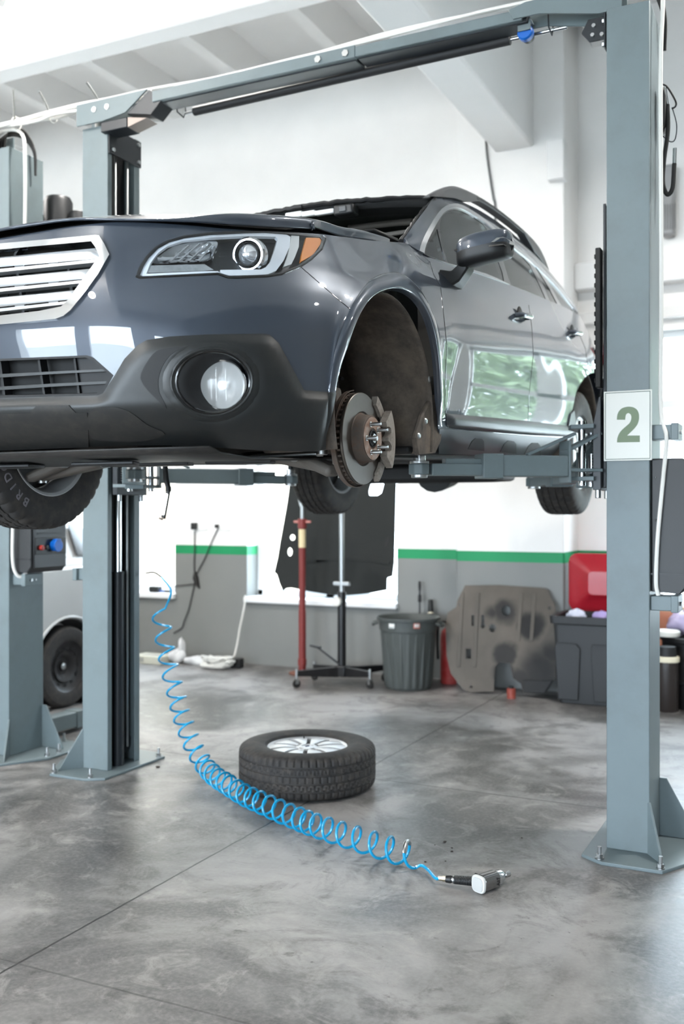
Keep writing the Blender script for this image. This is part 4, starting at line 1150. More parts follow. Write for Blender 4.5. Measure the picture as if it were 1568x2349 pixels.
hl('outer_lens', HL, M_CLEAR, .0, .003, .002)
mirror_tree(HLE, CAR)
seam('headlamp_gasket', [(312,634),(320,637.5),(479,630),(499,629),(522,637),(545,637.5),(612,634.5),(645,629.5),(688,612.5),(714,594.5),(739,570),(747,548),(741,540)], .003, m=M_GLOSSK)
# --- hood, slightly open
HT = [  # rows from lip to cowl: points centre -> edge
 [(0,-.918,.907),(.15,-.913,.908),(.3,-.90,.907),(.44,-.862,.897),(.57,-.775,.896),(.66,-.66,.898),(.727,-.50,.914),(.757,-.32,.942)],
 [(0,-.905,.913),(.15,-.90,.914),(.3,-.885,.913),(.43,-.845,.904),(.558,-.757,.908),(.652,-.648,.930),(.722,-.492,.949),(.754,-.31,.972)],
 [(0,-.80,.938),(.15,-.79,.941),(.3,-.77,.943),(.42,-.73,.938),(.54,-.65,.938),(.635,-.54,.952),(.705,-.39,.970),(.745,-.22,.990)],
 [(0,-.55,.996),(.15,-.545,1.0),(.3,-.53,1.0),(.42,-.49,.995),(.54,-.42,.988),(.63,-.33,.986),(.70,-.20,.990),(.742,-.06,1.003)],
 [(0,-.25,1.043),(.15,-.245,1.047),(.3,-.235,1.048),(.42,-.2,1.052),(.54,-.15,1.046),(.63,-.08,1.035),(.70,.02,1.027),(.74,.12,1.028)],
 [(0,.10,1.07),(.15,.10,1.077),(.3,.11,1.078),(.42,.13,1.078),(.54,.17,1.068),(.63,.21,1.058),(.70,.26,1.044),(.738,.32,1.046)],
 [(0,.17,1.064),(.15,.17,1.070),(.3,.18,1.071),(.42,.20,1.062),(.54,.24,1.05),(.63,.28,1.044),(.695,.32,1.04),(.725,.35,1.042)],
]
for k, r in enumerate(HT):      # turned-down side edge
    x, y, z = r[7]; dn = (.004,.022,.031,.033,.032,.026,.012)[k]
    r += [(x+.004, y+.004, z-dn*.5), (x+.005, y+.006, z-dn)]
HG = dense([[V(r[i]) for r in HT] for i in range(10)], [8,8,8,8,8,7,6,3,2], 8)
mb = MB(); mb.grid(HG); mb.grid([[V((-p.x, p.y, p.z)) for p in row[::-1]] for row in HG])
HOOD = mb.build('hood', M_PAINT, CAR, solid=.007, ang=50, merge=3e-4, off=-1)
# dark gap under the hood edge: black strip stands in for its shade
top = BG[-1]; gapr = []
nfr = sum(NU[:10])
for k in range(nfr+1):
    p = top[k]; inn = V((-p.x*.9, .35-p.y*.9, 0)).normalized()
    gapr.append([p+V((0,0,-.03))+inn*.012, p+inn*.02+V((0,0,.0)), p+inn*.06+V((0,0,.024)), p+inn*.10+V((0,0,.022)), p+inn*.16+V((0,0,-.03))])
mb = MB(); mb.grid(gapr); mb.grid([[V((-p.x,p.y,p.z)) for p in r] for r in gapr]); mb.build('hood_gap_shade', M_DARK, CAR, merge=2e-4)
# --- greenhouse sides
GT = [(.742,.47,1.072),(.715,.64,1.165),(.665,.90,1.295),(.612,1.16,1.415),(.604,1.38,1.462),(.60,1.7,1.496),(.597,2.05,1.510),(.592,2.45,1.508),(.583,2.85,1.482),(.572,3.15,1.435),(.585,3.42,1.34),(.64,3.58,1.20)]
GB = [(.775,.44,1.040),(.790,.52,1.026),(.805,.68,1.018),(.819,.95,1.029),(.826,1.1,1.036),(.832,1.38,1.049),(.835,1.68,1.064),(.834,2.0,1.078),(.828,2.32,1.094),(.812,2.72,1.115),(.778,3.12,1.137),(.70,3.57,1.14)]
GC = []
for b, t in zip(GB, GT):
    b, t = V(b), V(t); L = (t-b).length
    bul = V((1,0,.45)).normalized()*min(.036, L*.09)
    GC.append([b, b.lerp(t,.25)+bul*.75, b.lerp(t,.5)+bul, b.lerp(t,.75)+bul*.8, t])
def dense2(cols, nu, nv):
    rows = [crom(c, nv) for c in cols]; out = []
    for j in range(len(rows[0])): out.append(crom([r[j] for r in rows], nu))
    return out
GG = dense2(GC, 6, 7)
bmG = raw_bm(GG)
NG = smooth_normals(bmG)
CHRO = smooth([(961,584),(966,556),(985,519),(1012,480),(1040,468),(1067,475),(1113,505),(1159,546),(1219,594),(1274,649),(1311,694),(1328,716),(1325,729),(1311,732),(1251,699),(1182,667),(1113,635),(1031,612),(975,595)], 3)
CHRI = smooth([(972,583),(976,562),(993,527),(1017,489),(1040,477),(1066,483),(1112,512),(1157,553),(1216,600),(1270,653),(1307,697),(1323,716),(1321,724),(1311,726),(1251,693),(1182,660),(1113,628),(1031,605.5),(980,588)], 3)
GL = [('front_vent_glass', [(977,584),(979,566),(1003,524),(1021,599)]),
      ('front_door_glass', smooth([(1009,515),(1021,489),(1040,481),(1066,487),(1107,512),(1121,538),(1140,590),(1157,648),(1113,627),(1028,603)], 2)),
      ('rear_door_glass', [(1131,530),(1160,557),(1200,590),(1216,608),(1240,658),(1256,695),(1175,657),(1166,636),(1146,570)]),
      ('rear_door_quarter_glass', [(1223,604),(1235,620),(1260,662),(1284,708),(1264,699),(1245,650)]),
      ('rear_quarter_glass', [(1242,612),(1256,625),(1284,655),(1308,694),(1321,716),(1318,723),(1310,724),(1297,716),(1277,682),(1256,642)])]
gside = lambda c: c.x > .4 and c.y < 3.5
for P in [CHRO, CHRI]+[g[1] for g in GL]: cutpx(bmG, P, ok=gside)
GFULL = bmG.copy()
rest = []
for f in bmG.faces:
    x, y = lproj(f.calc_center_median())
    if not (gside(f.calc_center_median()) and inpoly(x, y, CHRO)): rest.append(f)
idx = {}; vo = []; no = []; fo = []
for f in rest:
    for v in f.verts:
        if v not in idx: idx[v] = len(vo); vo.append(v.co.copy()); no.append(NG(v.co))
    fo.append(tuple(idx[v] for v in f.verts))
o = shell('side_frame', M_PAINT, CAR, vo, no, fo, .02); mirror(o, 'side_frame', CAR)
o = panel('window_chrome', CHRO, M_SILV, .003, .02, gside, holes=[CHRI], src=GFULL); mirror(o, 'window_chrome', CAR)
for kp in (lambda c: c.y < 1.62, lambda c: 1.62 <= c.y < 2.78, lambda c: c.y >= 2.78):
    o = panel('window_pillars', CHRI, M_GLOSSK, -.002, .02, gside, holes=[g[1] for g in GL], src=GFULL, keep=kp); mirror(o, 'window_pillars', CAR)
for n, P in GL:
    o = panel(n, P, M_TINT, -.004, .004, gside, src=GFULL)
    if o: mirror(o, n, CAR)
# --- roof, screens
TWIN.clear()
RO = []
for i, t in enumerate(GT[3:11]):
    t = V(t); dz = (.010,.028,.042,.048,.050,.048,.045,.04)[i]; dy = (-.15,-.06,-.02,0,.02,.05,.10,.17)[i]
    RO.append([V((0,t.y+dy,t.z+dz)), V((.2,t.y+dy*.9,t.z+dz*.93)), V((.4,t.y+dy*.6,t.z+dz*.66)), V((.53,t.y+dy*.25,t.z+dz*.28)), t])
RGs = dense2(RO, 6, 6)
mb = MB(); mb.grid(RGs); mb.grid([[V((-p.x,p.y,p.z)) for p in r] for r in RGs]); mb.build('roof', M_PAINT, CAR, solid=.012, merge=3e-4)
mb = MB(); mb.grid([[p+V((-.02*(p.x > .5),0,-.03)) for p in r] for r in RGs]); mb.grid([[V((-p.x+.02*(p.x > .5),p.y,p.z-.03)) for p in r] for r in RGs]); mb.build('headliner', mat('headliner_cloth', (56,58,56), .9), CAR, merge=3e-4)
hdr = [V(r[0]) if False else r for r in RO][0]
cowl = [V((0,.26,1.06)), V((.25,.28,1.062)), V((.48,.36,1.064)), V((.63,.42,1.066)), V((.738,.485,1.068))]
WS = [[c.lerp(h, t)+V((0,-.03,.03))*4*t*(1-t) for t in (0,.25,.5,.75,1)] for c, h in zip(cowl, [hdr[0], hdr[1], hdr[2], hdr[3], V((.61,1.15,1.412))])]
# the windscreen is out: only the dark torn adhesive bead is left round the opening
bead = [V((.735,.49,1.068))]+[V((.612,1.15,1.408)).lerp(V((.735,.49,1.068)), 1-t) for t in (.25,.5,.75,1)]+[V((.4,1.06,1.415)), V((.2,1.015,1.419)), V((0,1.0,1.42))]
q = random.Random(5)
for s in (1,-1):
    MB().tube([V((s*(p.x-.012), p.y-.006+q.uniform(-.003,.003), p.z-.004+q.uniform(-.003,.003))) for p in crom(bead, 9)], .011, 7).build('adhesive_bead', M_DARK, CAR)
for (pa, pb, pc), yy, rr_ in ((((800,524),(880,514),(945,508)), 1.5, .016), (((840,545),(900,536),(940,530)), 1.35, .010)):
    MB().tube(crom([lun(*pa, y=yy), lun(*pb, y=yy), lun(*pc, y=yy-.05)], 6), rr_, 8).build('roof_bow', mat('bow_grey', (120,114,108), .6), CAR)
mb = MB()
hd = crom([V((-.60,1.15,1.404)), V((-.4,1.07,1.410)), V((-.2,1.03,1.413)), V((0,1.015,1.414)), V((.2,1.03,1.413)), V((.4,1.07,1.410)), V((.60,1.15,1.404))], 6)
mb.grid([[p+V((0,-.004,-.002)) for p in hd], [p+V((0,.02,-.026)) for p in hd], [p+V((0,.12,-.032)) for p in hd], [p+V((0,.2,-.02)) for p in hd]]); mb.build('roof_header', mat('header_black', (14,14,14), .8), CAR, solid=.006)
rs = [[V((x, 3.62-.06*abs(x)/.6, 1.14)), V((x*.93, 3.50, 1.28)), V((x*.86, 3.38-.1*abs(x), 1.385))] for x in (-.66,-.33,0,.33,.66)]
MB().grid(dense2(rs, 5, 5)).build('rear_screen', glass('screen_glass', (120,132,124), 1.06), CAR, solid=.004)
MB().grid([[V((x, .20-.0*x, 1.055)), V((x, .33+.12*abs(x), 1.062))] for x in (-.74,-.4,0,.4,.74)]).build('cowl_panel', M_DARK, CAR, solid=.01)
# camera unit and sensor strip behind the screen
cu = empty('camera_unit', lun(790,481,y=.995), parent=CAR); CU0 = V(cu.location)
MB().box(-.05,-.02,-.026,.05,.05,.022).build('housing', M_BLACK, cu, bevel=.01)
MB().box(-.018,-.025,-.014,.018,-.018,.012).build('window', M_SATIN, cu, bevel=.003)
for k, (x, w_) in enumerate(((-.12,.10),(-.24,.07),(-.34,.09))): q_ = lun((742,706,672)[k], (485,489,493)[k], y=1.0)-CU0; MB().box(q_.x-w_/2,q_.y,q_.z-.012,q_.x+w_/2,q_.y+.03,q_.z+.010+.003*k).build('sensor_cover', M_WHITE, cu, bevel=.006)
# roof rails
for s in (1, -1):
    rl = empty('roof_rail', (s*.60,2.1,1.51), parent=CAR); RO_ = V(rl.location)
    top_ = crom([V((s*.605,1.08,1.402)), V((s*.607,1.24,1.47)), V((s*.603,1.42,1.527)), V((s*.60,1.72,1.562)), V((s*.598,2.05,1.577)), V((s*.595,2.5,1.573)), V((s*.59,2.86,1.552)), V((s*.585,3.06,1.505)), V((s*.58,3.2,1.44))], 6)
    base = crom([V((s*.605,1.08,1.396)), V((s*.605,1.24,1.43)), V((s*.601,1.42,1.466)), V((s*.598,1.72,1.494)), V((s*.595,2.05,1.508)), V((s*.592,2.5,1.503)), V((s*.585,2.86,1.478)), V((s*.578,3.06,1.452)), V((s*.574,3.2,1.42))], 6)
    for nm, y0, y1, hgt in (('front_foot',1.08,1.80,None),('rear_foot',2.55,3.2,None),('bar',1.72,2.62,.03)):
        rows = []
        for a, b in zip(top_, base):
            if a.y < y0 or a.y > y1: continue
            b2 = b if hgt is None else a-V((0,0,hgt))
            e = .032
            if hgt is None:   # foot tapers towards the bar
                tt = (a.y-y0)/(y1-y0); tt = tt if nm == 'front_foot' else 1-tt
                if tt > .6: b2 = b2.lerp(a-V((0,0,.022)), (tt-.6)/.4)
            rows.append([p-RO_ for p in (b2+V((s*e*.6,0,0)), a+V((s*e*.45,0,-.012)), a+V((s*e*.15,0,0)), a+V((-s*e*.5,0,0)), a+V((-s*e,0,-.012)), b2+V((-s*e,0,0)))])
        mb = MB(); mb.grid(rows, closed=True)
        n6 = len(rows); mb.f.append(tuple(range(6))[::-1]); mb.f.append(tuple(range((n6-1)*6, n6*6)))
        mb.build(nm, M_BLACK if nm == 'bar' else mat('rail_grey', (66,67,68), .4), rl, bevel=.004)
# --- door mirror
for s in (1, -1):
    mr = empty('door_mirror', (s*.86,.63,.94), parent=CAR); MO = V(mr.location)
    def mo(x, y, z): return V((s*x, y, z))-MO
    prof = []
    ctr = [(.898,.665,1.020),(.906,.66,1.022),(.925,.655,1.026),(.97,.655,1.034),(1.04,.665,1.044),(1.082,.68,1.049),(1.098,.69,1.050),(1.104,.70,1.050)]
    hw = [(.03,.034),(.05,.048),(.062,.057),(.066,.061),(.066,.060),(.062,.056),(.054,.050),(.036,.036)]
    rows = []
    for (x, y, z), (ry, rz) in zip(ctr, hw):
        ring = []
        for k in range(24):
            a = 2*pi*k/24; ca, sa = cos(a), sin(a)
            ring.append(mo(x, y+ry*(abs(ca)**.5)*(1 if ca > 0 else -1)*(1 if ca < 0 else .75), z+rz*(abs(sa)**.6)*(1 if sa > 0 else -1)))
        rows.append(ring)
    up = MB(); lo = MB()
    sm = [crom([r[k] for r in rows], 5) for k in range(24)]
    sm = [[sm[k][i] for k in range(24)] for i in range(len(sm[0]))]
    up.grid([r[0:13] for r in sm]); lo.grid([r[12:]+[r[0]] for r in sm])
    for mbx, sl in ((up, slice(0,13)), (lo, None)):
        for r in (sm[0], sm[-1]):
            rr = r[0:13] if sl else r[12:]+[r[0]]
            c = sum(rr, V())/len(rr); n = len(rr); mbx.add(rr+[c], [(i, i+1, n) for i in range(n-1)])
    up.build('mirror_cap', M_PAINT, mr, ang=60); lo.build('mirror_housing', M_BLACK, mr, ang=60)
    MB().box(*mo(.90,.60,1.030), *mo(1.1,.715,1.036)).build('mirror_band', M_GLOSSK, mr)
    MB().prism([mo(1.05,.600,1.046), mo(1.09,.622,1.045), mo(1.112,.70,1.046), mo(1.112,.70,1.056), mo(1.09,.622,1.066), mo(1.07,.608,1.062)], V((s*.004,-.004,0))).build('repeater_lamp', mat('clear_repeater', (200,200,198), .2, .3), mr)
    st = MB(); st.grid([[mo(*p) for p in q] for q in (
        [(.850,.57,.900),(.850,.74,.900),(.850,.74,.960),(.850,.57,.960)], [(.885,.60,.895),(.885,.72,.895),(.885,.72,.955),(.885,.60,.955)],
        [(.910,.62,.915),(.910,.71,.915),(.910,.71,.985),(.910,.62,.985)], [(.945,.63,.965),(.945,.71,.965),(.945,.71,1.01),(.945,.63,1.01)])], closed=True)
    st.f.append((12,13,14,15)); st.build('mirror_stalk', M_BLACK, mr, bevel=.008)
# --- door handles
for (px, py), dn in (((1192,727), 'front'), ((1312,765), 'rear')):
    p, n = hit(px, py, BVF)
    for s in (1, -1):
        h = empty('door_handle', V((s*p.x, p.y, p.z)), parent=CAR)
        MB().lathe([(.0,.003),(.036,.003),(.040,.001),(.040,-.004)], (0,0,0), (s,0,0), n=32).build('recess_shade', M_DARK, h).scale = (1,1.0,1.25)  # dark disc paints the shade of the hand bowl
        g = crom([V((s*.002,-.085,-.004)), V((s*.03,-.07,-.002)), V((s*.038,0,.002)), V((s*.034,.07,.006)), V((s*.004,.09,.008))], 5)
        mb = MB(); mb.loft(g, .0125, 10); hb = mb.build('grip', M_PAINT, h)
# --- side sill trim and rocker
SK = [(1022,948),(1120,957),(1212,966),(1300,976),(1312,960),(1314,985),(1312,1003),(1212,998),(1110,990),(1030,982),(1023,976)]
o = panel('door_trim', SK, M_SATIN, .002, .014, side, bulge=.016, soft=9, src=SSRC); mirror(o, 'door_trim', CAR)
RK = [(1006,984),(1030,984),(1110,992),(1212,1000),(1308,1005),(1304,1060),(1006,1060)]
o = panel('rocker', RK, mat('rocker_grey', (60,63,66), .4), .003, .01, lambda c: c.x > .5 and .3 < c.y < 2.8, src=SSRC); mirror(o, 'rocker', CAR)
for x in (1092, 1166, 1222):  # dark patches stand in for the shade in the sill pockets
    y = 1004+(x-1090)*.085
    o = panel('rocker_pocket_shade', [(x-21,y+25),(x-12,y+7),(x-4,y),(x+11,y+1),(x+16,y+7),(x+17,y+29)], M_DARK, .0045, .006, lambda c: c.x > .5 and c.y > .3, src=SSRC)
    if o: mirror(o, 'rocker_pocket_shade', CAR)
o = panel('spat', [(1299,985),(1306,950),(1314,942),(1317,965),(1314,1000),(1305,1012),(1298,1010)], M_SATIN, .008, .03, side, src=SSRC)
if o: mirror(o, 'spat', CAR)
# --- tail lamps
for s in (1, -1):
    MB().prism([(s*.86,3.40,.98),(s*.80,3.62,1.0),(s*.78,3.66,.88),(s*.86,3.46,.84)], (s*.02,.02,0)).build('tail_lamp', mat('tail_red', (150,28,26), .2, coat=.6), CAR, bevel=.01)
# --- wheel housings
def liner(name, cy, cz, s, x0=.42, x1=.885, r=.425):
    mb = MB(); prof = []
    for k in range(33):
        a = radians(-17+214*k/32)
        row = []
        for x, dr in ((x0,.0),(x0+.05,.012),(x0+.12,.012),(x0+.14,-.012),(x0+.2,-.012),(x0+.22,.01),(x0+.30,.012),(x1-.06,.0),(x1-.02,-.012),(x1,-.012)):
            rr = r+dr+.004*sin(a*9)*(.5 if x < x1-.03 else 0)
            row.append(V((s*x, cy+rr*cos(a), cz+rr*sin(a))))
        prof.append(row)
    mb.grid(prof); return mb.build(name, M_DIRTY, CAR, solid=.004, ang=70)
for s in (1, -1):
    liner('wheel_liner', -.02, .36, s); liner('wheel_liner', 2.745, .36, s, .50, .90, .41)
    MB().box(s*.36,-.44,.24,s*.43,.46,.86).build('inner_wing', M_DARK, CAR, bevel=.02)
    MB().box(s*.44,2.3,.24,s*.50,3.2,.84).build('inner_wing', M_DARK, CAR, bevel=.02)
# splash flap behind the front wheel with its screws
fl = MB()
P = [lun(*p, x=.857) for p in ((990,905),(1004,925),(1005,970),(1001,1012),(988,1040),(948,1044),(941,1005),(958,950),(978,915))]
fl.prism(P, (.02,.0,0)); o = fl.build('splash_flap', M_DIRTY, CAR, bevel=.006); mirror(o, 'splash_flap', CAR)
for px, py in ((984,870),(976,966),(960,1000)):
    p = lun(px, py, x=.888); MB().lathe([(0,.006),(.008,.005),(.012,0),(0,0)], p, (1,0,0), n=14).build('screw', M_ZINC, CAR)
# --- underside
UT = [[V((x,-.86+.10*(abs(x)/.7)**2,.245)), V((x,-.80+.1*(abs(x)/.7)**2,.228)), V((x,-.55,.215)), V((x,-.3,.212)), V((x,.05,.215)), V((x,.35,.232))] for x in (-.66,-.45,-.2,0,.2,.45,.66)]
mb = MB(); mb.grid(UT); mb.build('undertray', mat('undertray_plastic', (36,35,34), .5, var=.15, scale=9, dirt=(72,67,61), dscale=16, damt=.45), CAR, solid=.006, ang=20)
for x0, x1, y0, y1 in ((-.35,-.1,-.72,-.55),(.12,.34,-.74,-.6),(-.05,.3,-.4,-.25),(.36,.6,-.36,-.2)):
    MB().prism([V((x0,y0,.216)), V((x1,y0+.03,.216)), V((x1-.06,y1,.214)), V((x0+.05,y1,.214))], (0,0,-.012)).build('tray_rib', M_DARK, CAR, bevel=.004)
MB().box(-.80,.35,.235,.80,3.2,.265).build('floor_pan', M_DARK, CAR, bevel=.01)
MB().cyl((.12,.3,.26), (.12,2.6,.25), .04, n=16).build('propeller_shaft', M_DARK, CAR)
MB().loft([(-.25,.3,.25),(-.25,1.4,.25),(-.32,1.9,.25),(-.3,3.0,.25)], .03, 12).build('exhaust_pipe', mat('exhaust_steel', (110,100,90), .5, .7, var=.2), CAR)
MB().box(-.45,-.1,.217,.45,.18,.26).build('subframe', M_DARK, CAR, bevel=.02)
MB().box(-.45,2.5,.10,.45,2.9,.22).build('rear_subframe', M_DARK, CAR, bevel=.03)
MB().loft([(.0,2.65,.17),(.0,2.9,.17)], [.13,.1], 16).build('differential', M_DARK, CAR)
for s in (1, -1):
    MB().box(s*.64,.42,.225,s*.69,2.4,.245).build('jacking_sill', M_DARK, CAR)
    # lower arm, track rod, spring strut
    MB().bar((s*.36,.06,.242), (s*.70,.0,.175), .11, .045, w1=.05, h1=.04).build('control_arm', mat('cast_iron', (104,98,92), .6, .3, var=.2), CAR, bevel=.012)
    if s > 0:
        a_, b_ = lun(688,1043,y=-.02), lun(766,1084,x=.70)
        for q in (1, -1):
            fx_ = lambda p: V((q*p.x, p.y, p.z))
            MB().bar(fx_(a_), fx_(b_), .075, .05, w1=.06, h1=.04).build('lower_arm', mat('cast_iron', (104,98,92), .6, .3, var=.2), CAR, bevel=.014)
            MB().cyl(fx_(a_+V((.0,-.05,0))), fx_(a_+V((0,-.01,0))), .026, n=20).build('arm_bush', M_ZINC, CAR, bevel=.004)
            c_, d_ = lun(700,1010,x=.64), lun(738,1030,x=.70)
            MB().cyl(fx_(c_), fx_(d_), .011, n=12).build('tie_rod', M_ZINC, CAR); MB().cyl(fx_(d_+V((0,0,-.02))), fx_(d_+V((0,0,.015))), .020, n=16).build('tie_rod_end', M_ZINC, CAR, bevel=.003)
    MB().cyl((s*.36,-.2,.225), (s*.68,-.12,.235), .011, n=12).build('track_rod', M_ZINC, CAR)
    MB().cyl((s*.70,-.0,.15), (s*.70,-.0,.20), .022, n=16).build('ball_joint', M_ZINC, CAR)
    MB().cyl((s*.345,.0,.238), (s*.375,.0,.238), .03, n=18).build('bush', M_ZINC, CAR)
    MB().loft([(s*.66,.02,.32),(s*.62,.03,.5),(s*.55,.06,.78)], [.03,.045,.05], 14).build('strut', M_DARK, CAR)
    sp = [V((s*(.62-.12*t/40), .03+.05*t/40, .5+.25*t/40))+V((.065*cos(t*.95), .065*sin(t*.95), 0)) for t in range(41)]
    MB().tube(sp, .0065, 6).build('coil_spring', M_DARK, CAR)
    MB().loft([(s*.5,2.72,.24),(s*.7,2.745,.23)], [.035,.05], 12).build('rear_arm', M_DARK, CAR)
    MB().cyl((s*.2,.0,.27), (s*.72,.0,.28), .016, n=12).build('drive_shaft', M_DARK, CAR)
# --- inside
MB().box(-.62,.62,.70,.62,.95,1.035).build('dashboard', M_DARK, CAR, bevel=.05)
M_SEAT = mat('seat_cloth', (58,56,54), .9, var=.1)
for s in (1, -1):
    MB().box(s*.12,1.25,.45,s*.60,1.75,.62).build('seat', M_SEAT, CAR, bevel=.05)
    MB().bar((s*.36,1.72,.6), (s*.36,1.98,1.12), .46, .12, up=(0,1,0)).build('seat_back', M_SEAT, CAR, bevel=.04)
    MB().box(s*.25,1.97,1.12,s*.47,2.06,1.29).build('headrest', M_SEAT, CAR, bevel=.04)
MB().box(-.62,2.2,.45,.62,2.7,.62).build('rear_seat', M_SEAT, CAR, bevel=.05)
MB().bar((0,2.68,.6), (0,2.9,1.15), 1.24, .12, up=(0,1,0)).build('rear_seat_back', M_SEAT, CAR, bevel=.04)
MB().lathe([(.18+.014*cos(a), .014*sin(a)) for a in [2*pi*k/10 for k in range(10)]], (.36,1.0,1.02), V((0,-.9,.45)), n=32, closed=True).build('steering_wheel', M_BLACK, CAR)
# ------------------------------------------------------------------ wheels and the bare brake
M_TYRE = mat('tyre_rubber', (40,38,37), .75, var=.2, scale=25, dirt=(84,75,66), dscale=18, damt=.4)
M_ALLOY = mat('alloy_silver', (200,201,202), .38, .35, var=.04)
def tyre_mb(R=.362, W=.225, Rr=.222, n=240, tread=True):
    """axis along +X; a lathe with grooves, notched shoulders and slanted slots"""
    h = W/2
    P = [(Rr-.012,-h*.80),(Rr+.002,-h*.93),(Rr+.03,-h*1.0),(Rr+.06,-h*1.03),(R-.045,-h*.99),(R-.022,-h*.93),(R-.010,-h*.86),(R-.004,-h*.78)]
    g = []
    for c in (-.54,-.18,.18,.54):
        g += [(R,(c-.045)*h),(R-.0075,(c-.038)*h),(R-.0075,(c+.038)*h),(R,(c+.045)*h),(R+.0005,(c+.11)*h),(R+.0005,(c+.25)*h)]
    g = g[:-2]
    P = P+[(R-.0015,-h*.70)]+g+[(R-.0015,h*.70)]+[(r, -x) for r, x in P[::-1]]
    vs = []; m = len(P)
    for k in range(n):
        a = 2*pi*k/n
        for r, x in P:
            dr = 0
            u = x/h
            if tread:
                if R-.03 < r < R-.003 and abs(u) > .75 and k % 4 == 0: dr = -.007
                elif r > R-.004 and abs(u) > .58 and k % 4 == 0: dr = -.007
                elif r > R-.002 and .2 < abs(u) < .52:
                    if (k+int(round(abs(u)*16))) % 4 == 0: dr = -.007
                elif r > R-.002 and abs(u) < .16 and (k+2) % 4 == 0: dr = -.005
            vs.append(V((x, (r+dr)*cos(a), (r+dr)*sin(a))))
    fs = []
    for k in range(n):
        k2 = (k+1) % n
        for i in range(m-1): fs.append((k*m+i, k2*m+i, k2*m+i+1, k*m+i+1))
    mb = MB(); mb.add(vs, fs); return mb
def rim_parts(t, spokes=True, M=None):
    Rr = .222; M = M or M_ALLOY
    MB().lathe([(Rr-.014,-.085),(Rr,-.098),(Rr+.004,-.104),(Rr,-.106),(Rr-.012,-.098),(Rr-.022,-.07),(Rr-.03,-.02),(Rr-.026,.05),(Rr-.012,.085),(Rr,.100),(Rr+.004,.104),(Rr,.098),(Rr-.008,.092)], (0,0,0), (1,0,0), n=72).build('rim_barrel', M, t)
    if not spokes: return
    mb = MB()
    for k in range(10):
        a = 2*pi*k/10+.1; da = 2*pi/10*(.455 if k % 2 else .47)
        for r0, r1 in ((.055,.205),):
            rows = []
            for j in range(6):
                r = r0+(r1-r0)*j/5; xx = .084+.008*sin(pi*j/5); d = da*(1-.12*(1-j/5)) if True else da
                hw = max(.0, min(d, d))
                e = .006/r
                row = []
                for s in (-1, -.55, 0, .55, 1):
                    aa = a+s*(hw-e); row.append(V((xx+.003*(1-s*s), r*cos(aa), r*sin(aa))))
                for s in (1, -1):
                    aa = a+s*(hw-e); row.append(V((xx-.035, r*cos(aa), r*sin(aa))))
                rows.append(row)
            mb.grid(rows, closed=True)
            o = len(mb.v)
    mb.lathe([(.0,.055),(.06,.055),(.064,.078),(.058,.088),(.034,.092),(.030,.084),(0,.084)], (0,0,0), (1,0,0), n=40)
    mb.lathe([(.196,.04),(.196,.080),(.204,.089),(.212,.092),(.216,.085),(.214,.04)], (0,0,0), (1,0,0), n=72)
    mb.build('spokes', M, t, ang=30, merge=0)
    MB().lathe([(0,.090),(.018,.0895),(.027,.087),(.028,.078)], (0,0,0), (1,0,0), n=32).build('centre_cap', mat('cap_silver', (168,172,178), .3, .6), t)
    MB().prism([V((.0895, .018*cos(2*pi*k/28), .010*sin(2*pi*k/28))) for k in range(28)], (.0012,0,0)).build('badge', mat('badge_blue', (40,58,92), .25, .2), t)
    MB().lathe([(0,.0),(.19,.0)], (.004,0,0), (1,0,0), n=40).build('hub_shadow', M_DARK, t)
    for k in range(5):
        a = 2*pi*k/5+.41
        mb = MB(); mb.lathe([(.012,.0),(.012,-.02),(0,-.02)], (.0905,.046*cos(a),.046*sin(a)), (1,0,0), n=14); mb.build('lug_hole', M_DARK, t)
def letters(parent, txt, r, a0, step, size, x, m):
    """raised sidewall letters round the +X face, tops outward, reading clockwise as seen from outside"""
    for i, ch in enumerate(txt):
        tm = text_mesh(ch, size, .0012, bold=.0006)
        a = a0-step*i
        # seen from +X: right = +Y? (Y to the right, Z up); local text x -> tangent clockwise, y -> outward
        up = V((0, cos(a), sin(a))); rt = V((0, sin(a), -cos(a)))
        M4 = Matrix(((1,0,0,x),(rt.y,0,0,0),(0,0,0,0),(0,0,0,1)))
        M4 = Matrix.Identity(4)
        for k, vec in enumerate((rt, up, V((1,0,0)))):
            for j in range(3): M4[j][k] = vec[j]
        c = up*r
        M4[0][3] = x; M4[1][3] = c.y; M4[2][3] = c.z
        tm.xf(M4); tm.build('lettering', m, parent, smooth=False)
def make_wheel(name, parent, loc, rot, spokes=True, n=240, top=None):
    if top: t = thing(name, top[0], 'wheel', loc, rot)
    else: t = empty(name, loc, rot, parent)
    tyre_mb(n=n).build('tyre', M_TYRE, t, ang=28)
    rim_parts(t, spokes)
    MB().cyl((.07,.15,.10), (.10,.155,.103), .004, n=8).build('valve', M_RUBBER, t)
    return t
make_wheel('wheel', None, (-2.485, 4.675, .1165), (0, -pi/2, .0), top=('loose car wheel lying flat on the concrete floor, silver rim up',))
FRW = make_wheel('wheel', CAR, (-.785, .04, .318), (0,0,pi), spokes=True, n=160)
letters(FRW, 'BRIDGESTONE', .300, radians(-112), radians(-9.6), .040, -.1145, mat('tyre_letter_highlight', (112,106,112), .6)) if False else None
